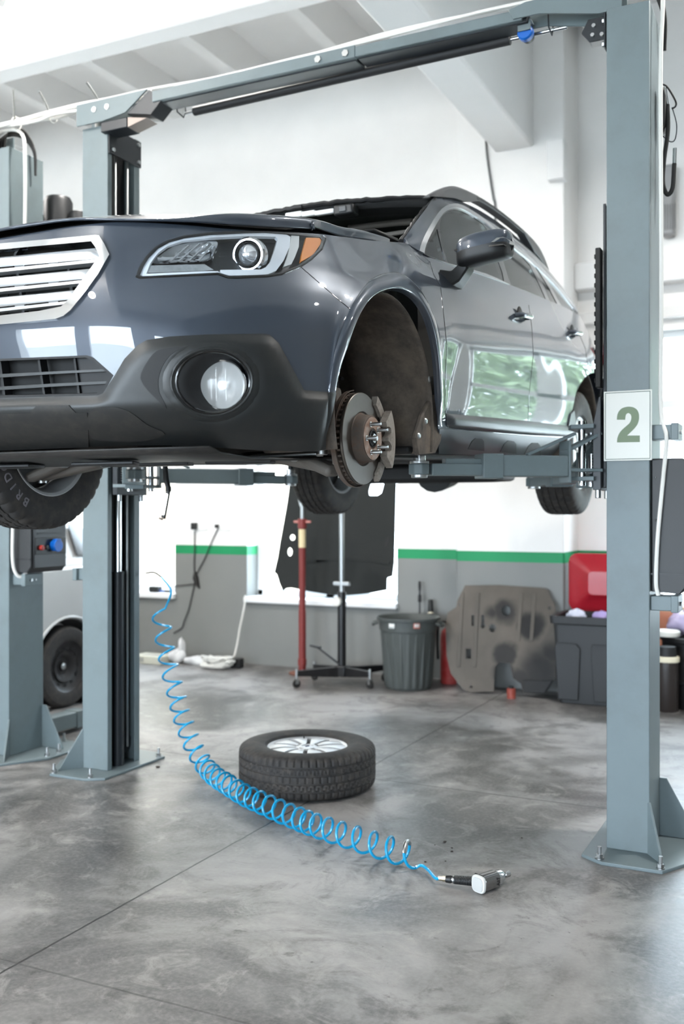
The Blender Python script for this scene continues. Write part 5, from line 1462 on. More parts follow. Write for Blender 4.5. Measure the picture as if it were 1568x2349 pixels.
# letters stand on the inner side of the tyre: an Empty turned to face +X of the car
LT = empty('sidewall_lettering', (-.785, .04, .318), parent=CAR)
letters(LT, 'BRIDGESTONE', .290, radians(236), radians(9.0), .050, .1148, mat('tyre_letter_highlight', (112,106,112), .6))  # lighter letter colour stands in for highlights on the raised rubber
for k in range(3):
    a0 = radians(262+k*.0+4.5*(k+0)); pass
LT.parent = FRW; LT.matrix_parent_inverse = Matrix.Identity(4); LT.location = (0,0,0); LT.rotation_euler = (0,0,pi)
make_wheel('wheel', CAR, (.79, 2.745, .262), (0,0,0), n=160)
make_wheel('wheel', CAR, (-.79, 2.745, .262), (0,0,pi), n=160)
# --- brake
BK = empty('brake', (.83,-.039,.283), parent=CAR)
M_ROTOR = mat('worn_rotor', (88,82,76), .36, .7, var=.12, scale=30)
M_RUST = mat('rusty_iron', (92,82,75), .75, .3, var=.3, scale=30, dirt=(104,78,60), dscale=40, damt=.6)
M_CAST = mat('caliper_iron', (150,141,132), .65, .3, var=.2, scale=25, dirt=(66,54,46), dscale=26, damt=.6)
ro = MB(); ro.lathe([(.158,-.045),(.158,-.038),(.156,-.036),(.094,-.036),(.090,-.039),(.090,-.048),(.158,-.048)], (0,0,0), (1,0,0), n=96, closed=False)
ro.build('disc_outer_face', M_ROTOR, BK, ang=30)
MB().lathe([(.09,-.062),(.158,-.062),(.158,-.072),(.09,-.072)], (0,0,0), (1,0,0), n=96, closed=True).build('disc_inner_face', M_RUST, BK, ang=30)
vn = MB()
for k in range(48):
    a = 2*pi*k/48; u = V((0,cos(a),sin(a))); vn.bar(V((-.055,0,0))+u*.10, V((-.055,0,0))+u*.156, .007, .015, up=(1,0,0))
vn.build('cooling_vanes', M_RUST, BK)
MB().lathe([(.10,-.05),(.10,-.060)], (0,0,0), (1,0,0), n=64).build('vent_core', M_DARK, BK)
MB().lathe([(.090,-.040),(.086,-.038),(.083,-.030),(.0795,-.004),(.076,.0),(.030,.0),(.029,-.006)], (0,0,0), (1,0,0), n=72).build('disc_hat', M_RUST, BK, ang=40)
MB().lathe([(.073,.0006),(.036,.0006),(.036,.0014),(.073,.0014)], (0,0,0), (1,0,0), n=64, closed=True).build('hat_face', mat('copper_rust', (138,108,90), .6, .35, var=.2, scale=50, dirt=(172,166,160), dscale=26, damt=.75), BK)
MB().lathe([(0,-.01),(.029,-.01),(.030,.004),(.026,.005),(.024,-.002),(0,-.002)], (0,0,0), (1,0,0), n=36).build('hub_bore', M_DARK, BK)
mb = MB(); mb.lathe([(0,.018),(.008,.018),(.010,.014),(.010,-.004)], (0,0,0), (1,0,0), n=16); hexnut(mb, V((-.004,0,0)), (1,0,0), .017, .012); mb.build('axle_nut', M_ZINC, BK)
for k in range(5):
    a = radians(180+72*k); c = V((0,.050*cos(a),.050*sin(a)))
    mb = MB(); mb.lathe([(.0065,.0),(.0065,.036),(.0045,.040),(0,.040)], c, (1,0,0), n=14); 
    mb.lathe([(.0095,.0),(.0095,.003),(.0065,.003)], c, (1,0,0), n=14)
    mb.build('wheel_stud', M_ZINC, BK)
# dust shield
MB().lathe([(.06,-.084),(.150,-.084),(.166,-.078),(.168,-.060),(.165,-.060),(.163,-.076),(.148,-.081),(.06,-.081)], (0,0,0), (1,0,0), n=60, closed=True, a0=radians(95), a1=radians(318), ref=(0,1,0)).build('dust_shield', M_RUST, BK)
# caliper on the rear edge of the disc
cal = empty('caliper', (-.05,.145,.0), parent=BK)
def arcp(r, a0, a1, n, x): return [V((x, r*cos(radians(a0+(a1-a0)*k/n))-.145, r*sin(radians(a0+(a1-a0)*k/n)))) for k in range(n+1)]
mb = MB(); mb.prism(arcp(.182,-34,34,14,.030)+[V((.030, r*cos(radians(a))-.145, r*sin(radians(a)))) for a, r in ((30,.120),(21,.118),(19,.135),(15,.150),(9,.150),(5,.136),(3,.122),(-3,.122),(-5,.136),(-9,.150),(-15,.150),(-19,.135),(-21,.118),(-30,.120))], (.026,0,0)); mb.build('caliper_finger', M_CAST, cal, bevel=.006)
mb = MB(); mb.prism(arcp(.192,-30,30,14,-.05)+arcp(.166,30,-30,12,-.05), (.09,0,0)); mb.build('caliper_bridge', M_CAST, cal, bevel=.006)
mb = MB(); mb.prism(arcp(.185,-36,36,14,-.065)+arcp(.110,32,-32,12,-.065), (.035,0,0)); mb.build('caliper_body', M_CAST, cal, bevel=.006)
for s in (1,-1):
    MB().prism(arcp(.182,s*30,s*56,8,.004)+arcp(.148,s*54,s*32,6,.004), (.022,0,0)).build('bracket_ear', M_CAST, cal, bevel=.004)
    mb = MB(); hexnut(mb, V((-.075,.035,s*.085)), (1,0,0), .009, .01); mb.build('guide_bolt', M_ZINC, cal)
MB().prism(arcp(.158,-24,24,10,.016)+arcp(.118,24,-24,8,.016), (.012,0,0)).build('brake_pad', M_RUST, cal)
# knuckle behind
MB().loft([V((-.10,0,0)), V((-.20,0,.0))], [.06,.045], 16).build('wheel_bearing', M_CAST, BK)
MB().bar(V((-.12,.0,-.11)), V((-.15,.0,.18)), .05, .05, up=(1,0,0)).build('knuckle', M_CAST, BK, bevel=.012)
# ------------------------------------------------------------------ hose and air wrench on the floor
M_BLUE = mat('blue_hose', (0,146,192), .3, coat=.3)
def atz(px, py, zc):
    r = ray(px, py); return CAMP+r*zc
CT = [(366,1395),(373,1443),(380,1490),(388,1530),(398,1570),(407,1604),(414,1635),(424,1663),(435,1693),(447,1720),(462,1745),(474,1762),(485,1773),(497,1784),(512,1793),(523,1800),(540,1811),(556,1821),(574,1830),(592,1838),(614,1848),(636,1858),(659,1868),(682,1877),(701,1885),(720,1892),(747,1901),(777,1911),(812,1922),(850,1934),(888,1946),(926,1957),(967,1966)]
cpts = []
for i, (x, y) in enumerate(CT):
    if i < 11: cpts.append(atz(x, y, 5.78+(5.42-5.78)*i/11))
    else: cpts.append(un(x, y, Z=.0575))
for i in range(8, 11): cpts[i].z = max(cpts[i].z, .0575)
fine = crom(cpts, 26)
hel = []
nx = None; Rc = .049
T = [(fine[min(i+1, len(fine)-1)]-fine[max(i-1, 0)]).normalized() for i in range(len(fine))]
for i, p in enumerate(fine):
    ts = sum((T[max(0, min(len(T)-1, i+d))] for d in range(-30, 31, 6)), V()).normalized()
    if nx is None: nx = ts.orthogonal().normalized(); nx = (V((cos(YAW), sin(YAW), 0))-ts*ts.dot(V((cos(YAW), sin(YAW), 0)))).normalized()
    else:
        nx = (nx-ts*nx.dot(ts)).normalized()
    b = ts.cross(nx)
    ph = 2*pi*i/26
    hel.append(p+nx*cos(ph)*Rc+b*sin(ph)*Rc)
hel = hel[:-9]
Bp, Fp = un(1101,2027,Z=.034), un(1166,2004,Z=.034)
ga = (Fp-Bp).normalized(); GRIP = un(1042,2018,Z=.026)
gvw = (GRIP-Bp-ga*.022).normalized(); CE = Bp+ga*.022+gvw*((GRIP-Bp-ga*.022).length+.033)
end = [un(966,1985,Z=.022), un(982,1996,Z=.018), CE+gvw*.045, CE+gvw*.028]
start = [V((-3.56,4.70,1.095)), V((-3.50,4.70,1.10)), V((-3.44,4.69,1.075)), V((-3.36,4.67,1.0))]
hs = thing('coiled_air_hose', 'bright blue coiled air hose from the left post to the wrench on the floor', 'hose', (-2.4,4.4,0))
HO = V((-2.4,4.4,0))
path = crom([p-HO for p in start[2:]]+[hel[3]-HO], 6)[:-1]+[p-HO for p in hel[3:]]+crom([hel[-1]-HO]+[p-HO for p in end], 6)[1:]
MB().tube(path, .0063, 8).build('coil', M_BLUE, hs)
MB().tube([p-HO for p in crom(start[:3], 6)], .0055, 8).build('black_lead', M_RUBBER, hs)
# spring guard near the end of the hose
seg = [hel[-18+k]-HO for k in range(10)]
MB().tube(seg, .0088, 10).build('spring_guard', M_ZINC, hs)
gd = -gvw
q = end[3]-HO
MB().loft([q-gd*.005, q+gd*.012, q+gd*.013, q+gd*.029], [.009,.009,.011,.011], 6).build('brass_fitting', mat('pale_brass', (196,184,160), .3, .9), hs)
# wrench
gw = thing('impact_wrench', 'silver air impact wrench with black grip lying on the floor', 'wrench', (Bp.x, Bp.y, 0))
def gl(p): return V(p)-V((Bp.x, Bp.y, 0))
zup = V((0,0,1)); gs = ga.cross(zup).normalized()
def sect(c, w, h, n=28, sq=.75):
    out = []
    for k in range(n):
        a = 2*pi*k/n; ca, sa = cos(a), sin(a)
        out.append(c+gs*w*abs(ca)**sq*(1 if ca > 0 else -1)+zup*h*abs(sa)**sq*(1 if sa > 0 else -1))
    return out
b0 = gl(Bp)
mb = MB(); secs = [(0.0,.0315,.0325),(.03,.0315,.0325),(.06,.031,.032),(.083,.030,.0315)]
rows = [sect(b0+ga*t, w, h) for t, w, h in secs]; mb.grid(rows, closed=True); mb.f += [tuple(range(28))[::-1], tuple(range(28*3, 28*4))]
mb.build('motor_housing', mat('polished_alloy', (150,150,150), .2, .95, var=.08), gw, bevel=.003)
mb = MB(); rows = [sect(b0+ga*t, w, h, sq=1) for t, w, h in ((.083,.0265,.028),(.108,.0265,.028),(.122,.020,.022),(.128,.012,.012))]; mb.grid(rows, closed=True); mb.f.append(tuple(range(28*3,28*4)))
mb.build('hammer_case', M_CHROME, gw)
mb = MB(); mb.cyl(b0+ga*.125, b0+ga*.140, .0085, n=18); mb.cyl(b0+ga*.139, b0+ga*.165, .0125, .0125, 18); mb.build('anvil', M_CHROME, gw, bevel=.0015)
mb = MB(); rows = [sect(b0+ga*t, w, h, sq=.6) for t, w, h in ((-.003,.033,.033),(-.012,.033,.033),(-.015,.031,.031))]; mb.grid(rows, closed=True); mb.f += [tuple(range(28))[::-1], tuple(range(28*2, 28*3))]
mb.build('end_cap', mat('cap_white', (206,206,202), .4), gw, bevel=.002)
mb = MB(); rows = [sect(b0+ga*t, w, h, sq=.55) for t, w, h in ((-.014,.026,.026),(-.0175,.025,.025))]; mb.grid(rows, closed=True); mb.f += [tuple(range(28))[::-1], tuple(range(28, 56))]
mb.build('cap_badge', mat('cap_grey', (186,186,184), .5), gw, bevel=.001)
g0 = b0+ga*.022-gs*.0; g1 = gl(GRIP); gv = (g1-g0).normalized(); ln = (g1-g0).length
prof = []
for k in range(41):
    t = .028+(ln-.028)*k/40; prof.append((.0175+(.0012 if k % 3 else -.0006)+(.002 if k < 4 else 0)-.002*(k/40), t))
MB().lathe([(0,.02)]+prof+[(0,ln)], g0, gv, n=24).build('grip', M_BLACK, gw, ang=60)
mb = MB(); mb.lathe([(0,ln-.002),(.0155,ln-.002),(.0155,ln+.004),(.009,ln+.005),(.009,ln+.012),(0,ln+.012)], g0, gv, n=18); mb.build('inlet', M_ZINC, gw)
mb = MB(); mb.lathe([(0,ln+.01),(.0135,ln+.011),(.015,ln+.016),(.0135,ln+.034),(0,ln+.034)], g0, gv, n=18); mb.build('coupler', M_BLACK, gw)
MB().bar(g0+gv*.034+zup*.018+ga*.004, g0+gv*.034+zup*.028+ga*.01, .012, .02).build('trigger', M_BLACK, gw, bevel=.003)
tm = text_mesh('A17', .020, .0008, bold=.0005)
ux = (-zup*.0+ga*0+V((0,0,1)))
M4 = Matrix.Identity(4); rt, upv = V((0,0,1)), -ga
for k, vec in enumerate((rt, upv, gs)):
    for j in range(3): M4[j][k] = vec[j]
pc_ = b0+ga*.070+gs*.0312
for j in range(3): M4[j][3] = pc_[j]
tm.xf(M4); tm.build('lettering', M_DARK, gw, smooth=False)

# stone chips scattered on the concrete
for i, (px, py, r) in enumerate(((1020,1932,.006),(1036,1954,.005),(1036,1946,.004),(975,1978,.004),(1021,1976,.003),(1196,1923,.004),(997,1939,.003),(362,1761,.011))):
    p = un(px, py, Z=0); q = random.Random(i)
    if i < 7: t = thing('stone_chip', 'tiny dark stone chip on the concrete behind the air wrench', 'stone', p, group='stone chips on the floor')
    else: t = thing('stone_chip', 'dark crumb of dirt on the floor beside the left post base', 'stone', p)
    mb = MB(); mb.sphere((0,0,r*.45), r, 8, 6, (1.3, .9, .5)); mb.v = [v*q.uniform(.85,1.15) for v in mb.v]; mb.build('chip', mat('dark_stone', (58,50,44), .9), t)

# ------------------------------------------------------------------ work lamp under the car
wl = thing('work_lamp', 'black inspection lamp with lit white strip hanging under the raised car', 'lamp', (-2.98,4.1,1.65))
WO = V((-2.98,4.1,1.65))
def wp(px, py): return un(px, py, Y=4.1)-WO
MB().loft([wp(376,1035), wp(381,1100), wp(386,1119)], [.012,.016,.013], 14).build('handle', M_BLACK, wl, bevel=.002)
MB().cyl(wp(386,1116), wp(386,1128), .015, n=16).build('joint', M_BLACK, wl, bevel=.002)
MB().bar(wp(386,1124), wp(374,1190), .024, .014, up=(0,1,0)).build('lamp_head', M_BLACK, wl, bevel=.004)
MB().bar(wp(383,1133)+V((0,-.008,0)), wp(374.5,1180)+V((0,-.008,0)), .017, .004, up=(0,1,0)).build('light_strip', mat('lit_strip', (255,255,250), .4, emit=12), wl)
MB().cyl(wp(373,1187)+V((0,-.012,0)), wp(371.5,1192)+V((0,-.012,0)), .012, n=16).build('end_cap', mat('grey_cap', (150,140,130), .5), wl, bevel=.002)

# ------------------------------------------------------------------ against the back wall
# black bonnet liner standing on the sill
ho_ = thing('bonnet_liner', 'large black moulded bonnet liner standing on the sill before the middle window', 'car panel', (-3.9, 8.14, .645))
HL0 = V((-3.9, 8.14, .645))
def hlp(px, py):
    p = un(px, py, Y=8.14)
    for _ in range(3): p = un(px, py, Y=8.14+.06*(p.z-.645))
    return p-HL0
OUT = smooth([(668,1000),(668,1062),(662,1120),(655,1168),(642,1240),(636,1278)], 3, False)+[(628,1313),(634,1318),(640,1338),(648,1356),(656,1350),(668,1349)]+smooth([(668,1349),(720,1359),(780,1366),(840,1362),(886,1354)], 3, False)+[(887,1326),(899,1322),(903,1290),(908,1100),(910,1000)]
HOLES = [ell(670,1233,6,6.5,14), ell(664,1266,5.5,9.5,14), [(853,1098),(878,1092),(879,1110),(874,1130),(866,1136),(846,1136),(845,1126)], [(903,1095)]*0]
MB().prism([hlp(*p) for p in OUT], (0,.018,.0), [[hlp(*p) for p in h] for h in HOLES if h]).build('liner_sheet', mat('liner_felt', (30,33,32), .85, var=.15, scale=5, bump=.2, bscale=9), ho_, bevel=.003)
MB().prism([hlp(*p)+V((0,-.008,0)) for p in ((690,1284),(760,1276),(850,1278),(895,1288),(893,1296),(850,1288),(760,1286),(692,1293))], (0,.01,0)).build('moulded_ridge', mat('liner_felt', (30,33,32), .85), ho_, bevel=.004)
MB().prism([hlp(*p)+V((0,-.004,0)) for p in ell(888,1242,3.5,12,16,.3)], (0,.008,0)).build('clip', M_DARK, ho_, bevel=.002)

# black transmission jack
JB = V((-3.67,7.52,0)); jk = thing('transmission_jack', 'black four-legged pillar jack on castors with a bare steel ram', 'jack', (JB.x, JB.y, 0)); J0 = V((JB.x, JB.y, 0))
M_JK = mat('jack_black', (20,20,22), .35, coat=.2)
MB().cyl((0,0,.08), (0,0,.78), .036, n=24).build('pillar', M_JK, jk, bevel=.004)
MB().cyl((0,0,.78), (0,0,1.55), .021, n=20).build('ram', M_ZINC, jk)
MB().box(-.05,-.05,.07,.05,.05,.16).build('foot_block', M_JK, jk, bevel=.008)
MB().box(-.075,-.02,.83,.075,.02,.865).build('ram_clamp', M_ZINC, jk, bevel=.006)
MB().cyl((-.02,-.036,.70), (-.02,-.07,.70), .04, n=24).build('release_knob', mat('knob_white', (222,220,214), .4), jk, bevel=.006)
MB().lathe([(0,0),(.09,0),(.10,.02),(.10,.03),(0,.03)], (0,0,1.55), n=28).build('saddle', M_JK, jk)
MB().bar((0,-.03,.17), (-.20,-.06,.31), .02, .016).bar((-.17,-.055,.305), (-.26,-.07,.325), .05, .018).build('foot_pedal', M_JK, jk, bevel=.004)
for cx_, cy_ in ((-3.934,7.213),(-3.375,7.44),(-3.97,7.60),(-3.41,7.83)):
    c = V((cx_, cy_, 0))-J0
    lg = empty('leg', (0,0,.11), parent=jk)
    d = V((c.x, c.y, 0)); e = V((d.x, d.y, .01))
    MB().bar(d.normalized()*.04, e, .05, .085, h1=.045, w1=.045).build('leg_beam', M_JK, lg, bevel=.004)
    MB().cyl(e+V((0,0,-.05)), e+V((0,0,.04)), .012, n=12).build('castor_stem', M_ZINC, lg)
    sx = d.normalized().cross(V((0,0,1)))
    ww = V((d.x, d.y, -.11+.034))
    MB().cyl(ww-sx*.011, ww+sx*.011, .033, n=24).build('castor_wheel', M_RUBBER, lg, bevel=.004)
    for q in (1, -1): MB().bar(ww+sx*.015*q, V((d.x, d.y, -.03))+sx*.015*q, .004, .026, up=d).build('castor_fork', M_ZINC, lg)
# red stand
RB = un(693,1547,Z=0); rs_ = thing('support_stand', 'tall thin red support stand with a yellow label behind the black jack', 'stand', (RB.x, RB.y, 0)); zc_ = -RB.x*sin(YAW)+RB.y*cos(YAW)
def rz(py): return HC-(py-CY)/F_PX*zc_
M_RED = mat('dull_red_paint', (122,44,40), .5, var=.12)
MB().lathe([(0,0),(.11,0),(.12,.008),(.12,.02),(.06,.035),(0,.035)], n=32).build('base', mat('rusty_base', (116,74,60), .7, var=.2), rs_)
MB().cyl((0,0,.03), (0,0,rz(1400)), .033, n=20).cyl((0,0,rz(1400)), (0,0,rz(1210)), .03, n=20).build('tube', M_RED, rs_, bevel=.002)
MB().cyl((0,0,rz(1256)), (0,0,rz(1214)), .0315, n=24).build('label_band', mat('label_yellow', (224,204,160), .5, var=.1, scale=40), rs_)
MB().cyl((0,0,.08), (0,0,.14), .039, n=20).build('lower_collar', M_RED, rs_, bevel=.003)
MB().bar((-.085,0,rz(1197)), (.085,0,rz(1197)), .022, .022).build('handle_nut', mat('pinkish_red', (186,120,112), .5), rs_, bevel=.006)
MB().cyl((0,0,rz(1212)), (0,0,rz(1190)), .04, n=20).build('collar', M_RED, rs_, bevel=.004)
MB().cyl((0,0,rz(1190)), (0,0,rz(1160)), .016, n=16).build('screw', M_ZINC, rs_)
MB().prism([V((a, -.02, rz(1160)+b)) for a, b in ((-.035,.06),(-.025,.02),(-.015,-.01),(.015,-.01),(.025,.02),(.035,.06),(.018,.06),(.0,.03),(-.018,.06))], (0,.04,0)).build('fork_head', M_ZINC, rs_, bevel=.004)

# ribbed grey bin
bn = thing('bin', 'round ribbed grey plastic bin standing open by the wall pier', 'bin', (-3.115, 7.635, 0))
M_BIN = mat('bin_grey', (72,76,74), .5, var=.08)
n = 96; rows = []
for z, r in ((0,.178),(.01,.186),(.03,.190),(.12,.198),(.30,.212),(.45,.224),(.475,.228),(.48,.238),(.56,.244),(.565,.262),(.585,.264),(.588,.258),(.575,.246),(.50,.232),(.1,.19),(.02,.178)):
    rows.append([V(((r+(.006*max(-1,min(1,2.5*sin(20*2*pi*k/n))) if .02 < z < .47 and len(rows) < 8 else 0))*cos(2*pi*k/n), (r+(.006*max(-1,min(1,2.5*sin(20*2*pi*k/n))) if .02 < z < .47 and len(rows) < 8 else 0))*sin(2*pi*k/n), z)) for k in range(n)])
mb = MB(); mb.grid(rows, closed=True); mb.f.append(tuple(range(n))[::-1]); mb.f.append(tuple(range(15*n, 16*n))); mb.build('body', M_BIN, bn, ang=40)
for a in (205, 5):
    d = V((cos(radians(a)), sin(radians(a)), 0)); e = V((-d.y, d.x, 0))
    MB().tube(crom([d*.25-e*.06+V((0,0,.545)), d*.285-e*.05+V((0,0,.53)), d*.29+V((0,0,.52)), d*.285+e*.05+V((0,0,.53)), d*.25+e*.06+V((0,0,.545))], 5), .012, 8).build('handle', M_BIN, bn)
def sticker(px, py, w, h, c, nm, parent, ctr, r, z):
    p = un(px, py, Y=7.42); a = atan2(p.y-ctr[1], p.x-ctr[0])
    mb = MB(); R_ = []
    for k in range(7):
        aa = a+(k-3)/6*w/r; R_.append([V((r*cos(aa), r*sin(aa), z-h/2)), V((r*cos(aa), r*sin(aa), z+h/2))])
    mb.grid(R_); mb.build(nm, mat(nm+'_paper', c, .5), parent, solid=.0015)
sticker(910, 1449, .055, .04, (226,226,222), 'white_label', bn, (-3.085,7.635), .2475, .53)
sticker(966, 1447, .055, .045, (206,120,104), 'red_label', bn, (-3.085,7.635), .2475, .535)
sticker(966, 1447, .043, .030, (222,206,200), 'pale_label', bn, (-3.085,7.635), .2495, .537)
# red extinguisher
fx = thing('fire_extinguisher', 'dark red fire extinguisher half hidden between the grey bin and the metal plate', 'fire extinguisher', (-2.88, 7.99, 0))
MB().lathe([(0,0),(.075,0),(.08,.01),(.08,.40),(.07,.44),(.03,.475),(.025,.50),(0,.50)], n=36).build('cylinder', mat('extinguisher_red', (150,40,38), .4, dirt=(196,120,112), dscale=8, damt=.4), fx)
MB().box(-.02,-.03,.50,.02,.03,.545).build('valve', M_BLACK, fx, bevel=.004)
MB().bar((0,0,.54), (.11,-.02,.565), .022, .012).build('lever', mat('lever_red', (168,44,36), .4), fx, bevel=.002)
MB().tube(crom([V((-.02,0,.52)), V((-.09,-.02,.50)), V((-.105,-.02,.35)), V((-.095,-.03,.2))], 6), .011, 8).build('nozzle_hose', M_RUBBER, fx)
# rods leaning behind the bin
def rod(label, px, ytop, gy0, gy1, ybase, grip, extra=None):
    b = un(px, 1560, Z=0); b = V((b.x, 7.9, 0)); t = un(px, ytop, Y=8.08)
    b = V((un(px, 1500, Y=7.92).x, 7.92, 0))
    th = thing('handled_rod', label, 'tool', b, group='rods leaning behind the grey bin')
    def at(y): k = (un(px, y, Y=8.0).z)/(t.z); return (t-b)*k
    MB().cyl((0,0,0), at(gy0), .007, n=10).build('rod', M_LIFTD, th)
    MB().loft([at(gy1), at((gy0+gy1)/2), at(gy0)], [grip*.8, grip, grip*.8], 14).build('grip', M_BLACK, th, bevel=.003)
    if extra: MB().cyl(at(extra[0]), at(extra[1]), extra[2], n=16).build('collar', mat('cream_plastic', (226,216,190), .5) if extra[3] else M_BLACK, th, bevel=.003)
rod('thin rod with slim black grip leaning at the wall, left one behind the bin', 962, 1335, 1335, 1356, 0, .013, (1366, 1382, .016, 0))
rod('thick black handle with a cream collar leaning at the wall behind the bin', 987, 1378, 1378, 1420, 0, .026, (1398, 1410, .024, 1))

# stained steel underbody guard leaning at the pier
sp_ = thing('underbody_guard', 'oil-stained steel underbody guard plate leaning on the wall pier', 'metal plate', (-2.3, 7.62, 0))
S0 = V((-2.3, 7.62, 0)); kk = .30/.86
def spp(px, py):
    p = un(px, py, Y=7.62)
    for _ in range(4): p = un(px, py, Y=7.62+kk*max(0, p.z))
    if p.z < .002: p.z = .002
    return p-S0
def stain_mat():
    m = bpy.data.materials.new('stained_steel'); m.use_nodes = True; nt = m.node_tree; b = nt.nodes['Principled BSDF']; L = nt.links.new
    tc = nt.nodes.new('ShaderNodeTexCoord'); n1 = nt.nodes.new('ShaderNodeTexNoise'); n1.inputs['Scale'].default_value = 7; n1.inputs['Detail'].default_value = 6
    L(tc.outputs['Object'], n1.inputs['Vector'])
    mxv = nt.nodes.new('ShaderNodeMix'); mxv.data_type = 'RGBA'; mxv.blend_type = 'ADD'; mxv.inputs[0].default_value = .10
    L(tc.outputs['Object'], mxv.inputs[6]); L(n1.outputs['Color'], mxv.inputs[7])
    acc = None
    for (px, py, r0, r1) in ((1217,1436,24,40),(1158,1500,22,36),(1152,1545,20,34),(1160,1402,18,40),(1234,1540,24,70),(1190,1560,18,40),(1250,1580,24,60),(1130,1405,4,26),(1262,1500,6,40)):
        p = spp(px, py); d = nt.nodes.new('ShaderNodeVectorMath'); d.operation = 'DISTANCE'; d.inputs[1].default_value = (p.x+.05, p.y+.05, p.z+.05)
        L(mxv.outputs[2], d.inputs[0]); mr = nt.nodes.new('ShaderNodeMapRange'); mr.interpolation_type = 'SMOOTHSTEP'
        s = 3.5e-3; mr.inputs['From Min'].default_value = r0*s*.9; mr.inputs['From Max'].default_value = r1*s; mr.inputs['To Min'].default_value = 1; mr.inputs['To Max'].default_value = 0
        L(d.outputs['Value'], mr.inputs['Value'])
        if acc is None: acc = mr.outputs[0]
        else:
            mm = nt.nodes.new('ShaderNodeMath'); mm.operation = 'MAXIMUM'; L(acc, mm.inputs[0]); L(mr.outputs[0], mm.inputs[1]); acc = mm.outputs[0]
    c1 = nt.nodes.new('ShaderNodeMix'); c1.data_type = 'RGBA'; c1.inputs[6].default_value = (*lin((74,68,61)), 1); c1.inputs[7].default_value = (*lin((96,89,81)), 1); L(n1.outputs['Fac'], c1.inputs[0])
    c2 = nt.nodes.new('ShaderNodeMix'); c2.data_type = 'RGBA'; c2.inputs[7].default_value = (*lin((26,24,23)), 1); L(c1.outputs[2], c2.inputs[6]); L(acc, c2.inputs[0])
    L(c2.outputs[2], b.inputs['Base Color']); b.inputs['Roughness'].default_value = .5; b.inputs['Metallic'].default_value = .2
    return m
SPO = [(1066,1343),(1145,1342),(1248,1349),(1257,1354),(1264,1374),(1272,1386),(1274,1400),(1268,1416),(1273,1478),(1274,1555),(1251,1590),(1200,1590),(1194,1568),(1176,1556),(1168,1522),(1145,1519),(1134,1532),(1132,1586),(1074,1588),(1063,1583),(1033,1545),(1024,1505),(1021,1432),(1026,1406),(1046,1392),(1049,1376)]
SPH = [[(1081,1411),(1087,1411),(1087,1436),(1081,1436)], [(1104,1411),(1110,1411),(1110,1430),(1113,1437),(1107,1442),(1101,1437),(1104,1430)], ell(1129,1441,8,9,14), ell(1160,1401,10,12,18), [(1068,1488),(1080,1488),(1080,1511),(1068,1511)], ell(1056,1388,3.5,4,10), ell(1260,1395,3.5,4,10), ell(1080,1576,4,4,10)]
mb = MB(); mb.prism([spp(*p) for p in SPO], (0,.006,0), [[spp(*p) for p in h] for h in SPH]); mb.build('plate', stain_mat(), sp_)
for x in (1060, 1096, 1196, 1226):
    MB().bar(spp(x,1360)+V((0,-.003,0)), spp(x-8,1530 if x < 1100 else 1470)+V((0,-.003,0)), .03, .007, up=(0,1,0)).build('pressed_rib', mat('guard_rib_steel', (86,80,73), .5, .2, var=.1), sp_, bevel=.003)
MB().prism([spp(*p)+V((0,-.012,0)) for p in ((1200,1560),(1268,1560),(1250,1588),(1202,1588))], (0,.012,0)).build('folded_foot', M_DARK, sp_, bevel=.003)
# small red tin
tn = un(1172,1602,Z=0); t = thing('tin', 'small red and white tin on the floor before the metal guard plate', 'can', tn)
MB().lathe([(0,0),(.034,0),(.034,.075),(.03,.078),(0,.078)], n=28).build('body', mat('tin_red', (150,70,58), .4, var=.2, scale=40), t)
MB().lathe([(0,.078),(.018,.079),(.018,.095),(0,.096)], n=20).build('cap', M_BLACK, t)
# dark bin with red lid
b2 = thing('storage_bin', 'large dark grey bin with a raised red lid behind the right post', 'bin', (-1.55, 7.73, 0))
def taper(w0, d0, w1, d1, z0, z1, r=.04):
    return [[V((x, y, z)) for x, y in rrect(-w/2, -d/2, w/2, d/2, r, 4)] for w, d, z in ((w0,d0,z0),(w1,d1,z1))]
mb = MB(); R2 = taper(.58,.40,.66,.46,0,.60)+taper(.70,.50,.71,.51,.605,.665)+taper(.64,.44,.54,.36,.66,.03); nn = len(R2[0])
mb.grid(R2, closed=True); mb.f.append(tuple(range(nn))[::-1]); mb.f.append(tuple(range(5*nn, 6*nn))); mb.build('body', mat('dark_bin', (42,43,44), .5, var=.08), b2, bevel=.004)
for x0, x1 in ((-.29,-.12),(-.02,.15)):
    MB().prism([V((x0,-.212,.03)), V((x1-.02,-.212,.03)), V((x1,-.232,.42)), V((x1-.03,-.236,.46)), V((x0-.01,-.236,.46)), V((x0-.02,-.232,.42))], (0,-.008,0)).build('panel', mat('dark_bin', (42,43,44), .5), b2, bevel=.004)
ld = empty('lid', (0,.25,.66), parent=b2)
fr_ = [[V((x, 0+dy, z)) for x, z in rrect(-.32+i, .0+i*.8, .32-i, .46-i*.8, .07-i*.2, 6)] for i, dy in ((0,.03),(0,.0),(.05,-.02),(.10,-.03),(.17,-.075))]
mb = MB(); mb.grid(fr_, closed=True); k = len(fr_[0]); mb.f.append(tuple(range(4*k, 5*k))); mb.build('lid_shell', mat('lid_red', (166,26,40), .35, coat=.2), ld, ang=25, bevel=.004)
rr = random.Random(4)
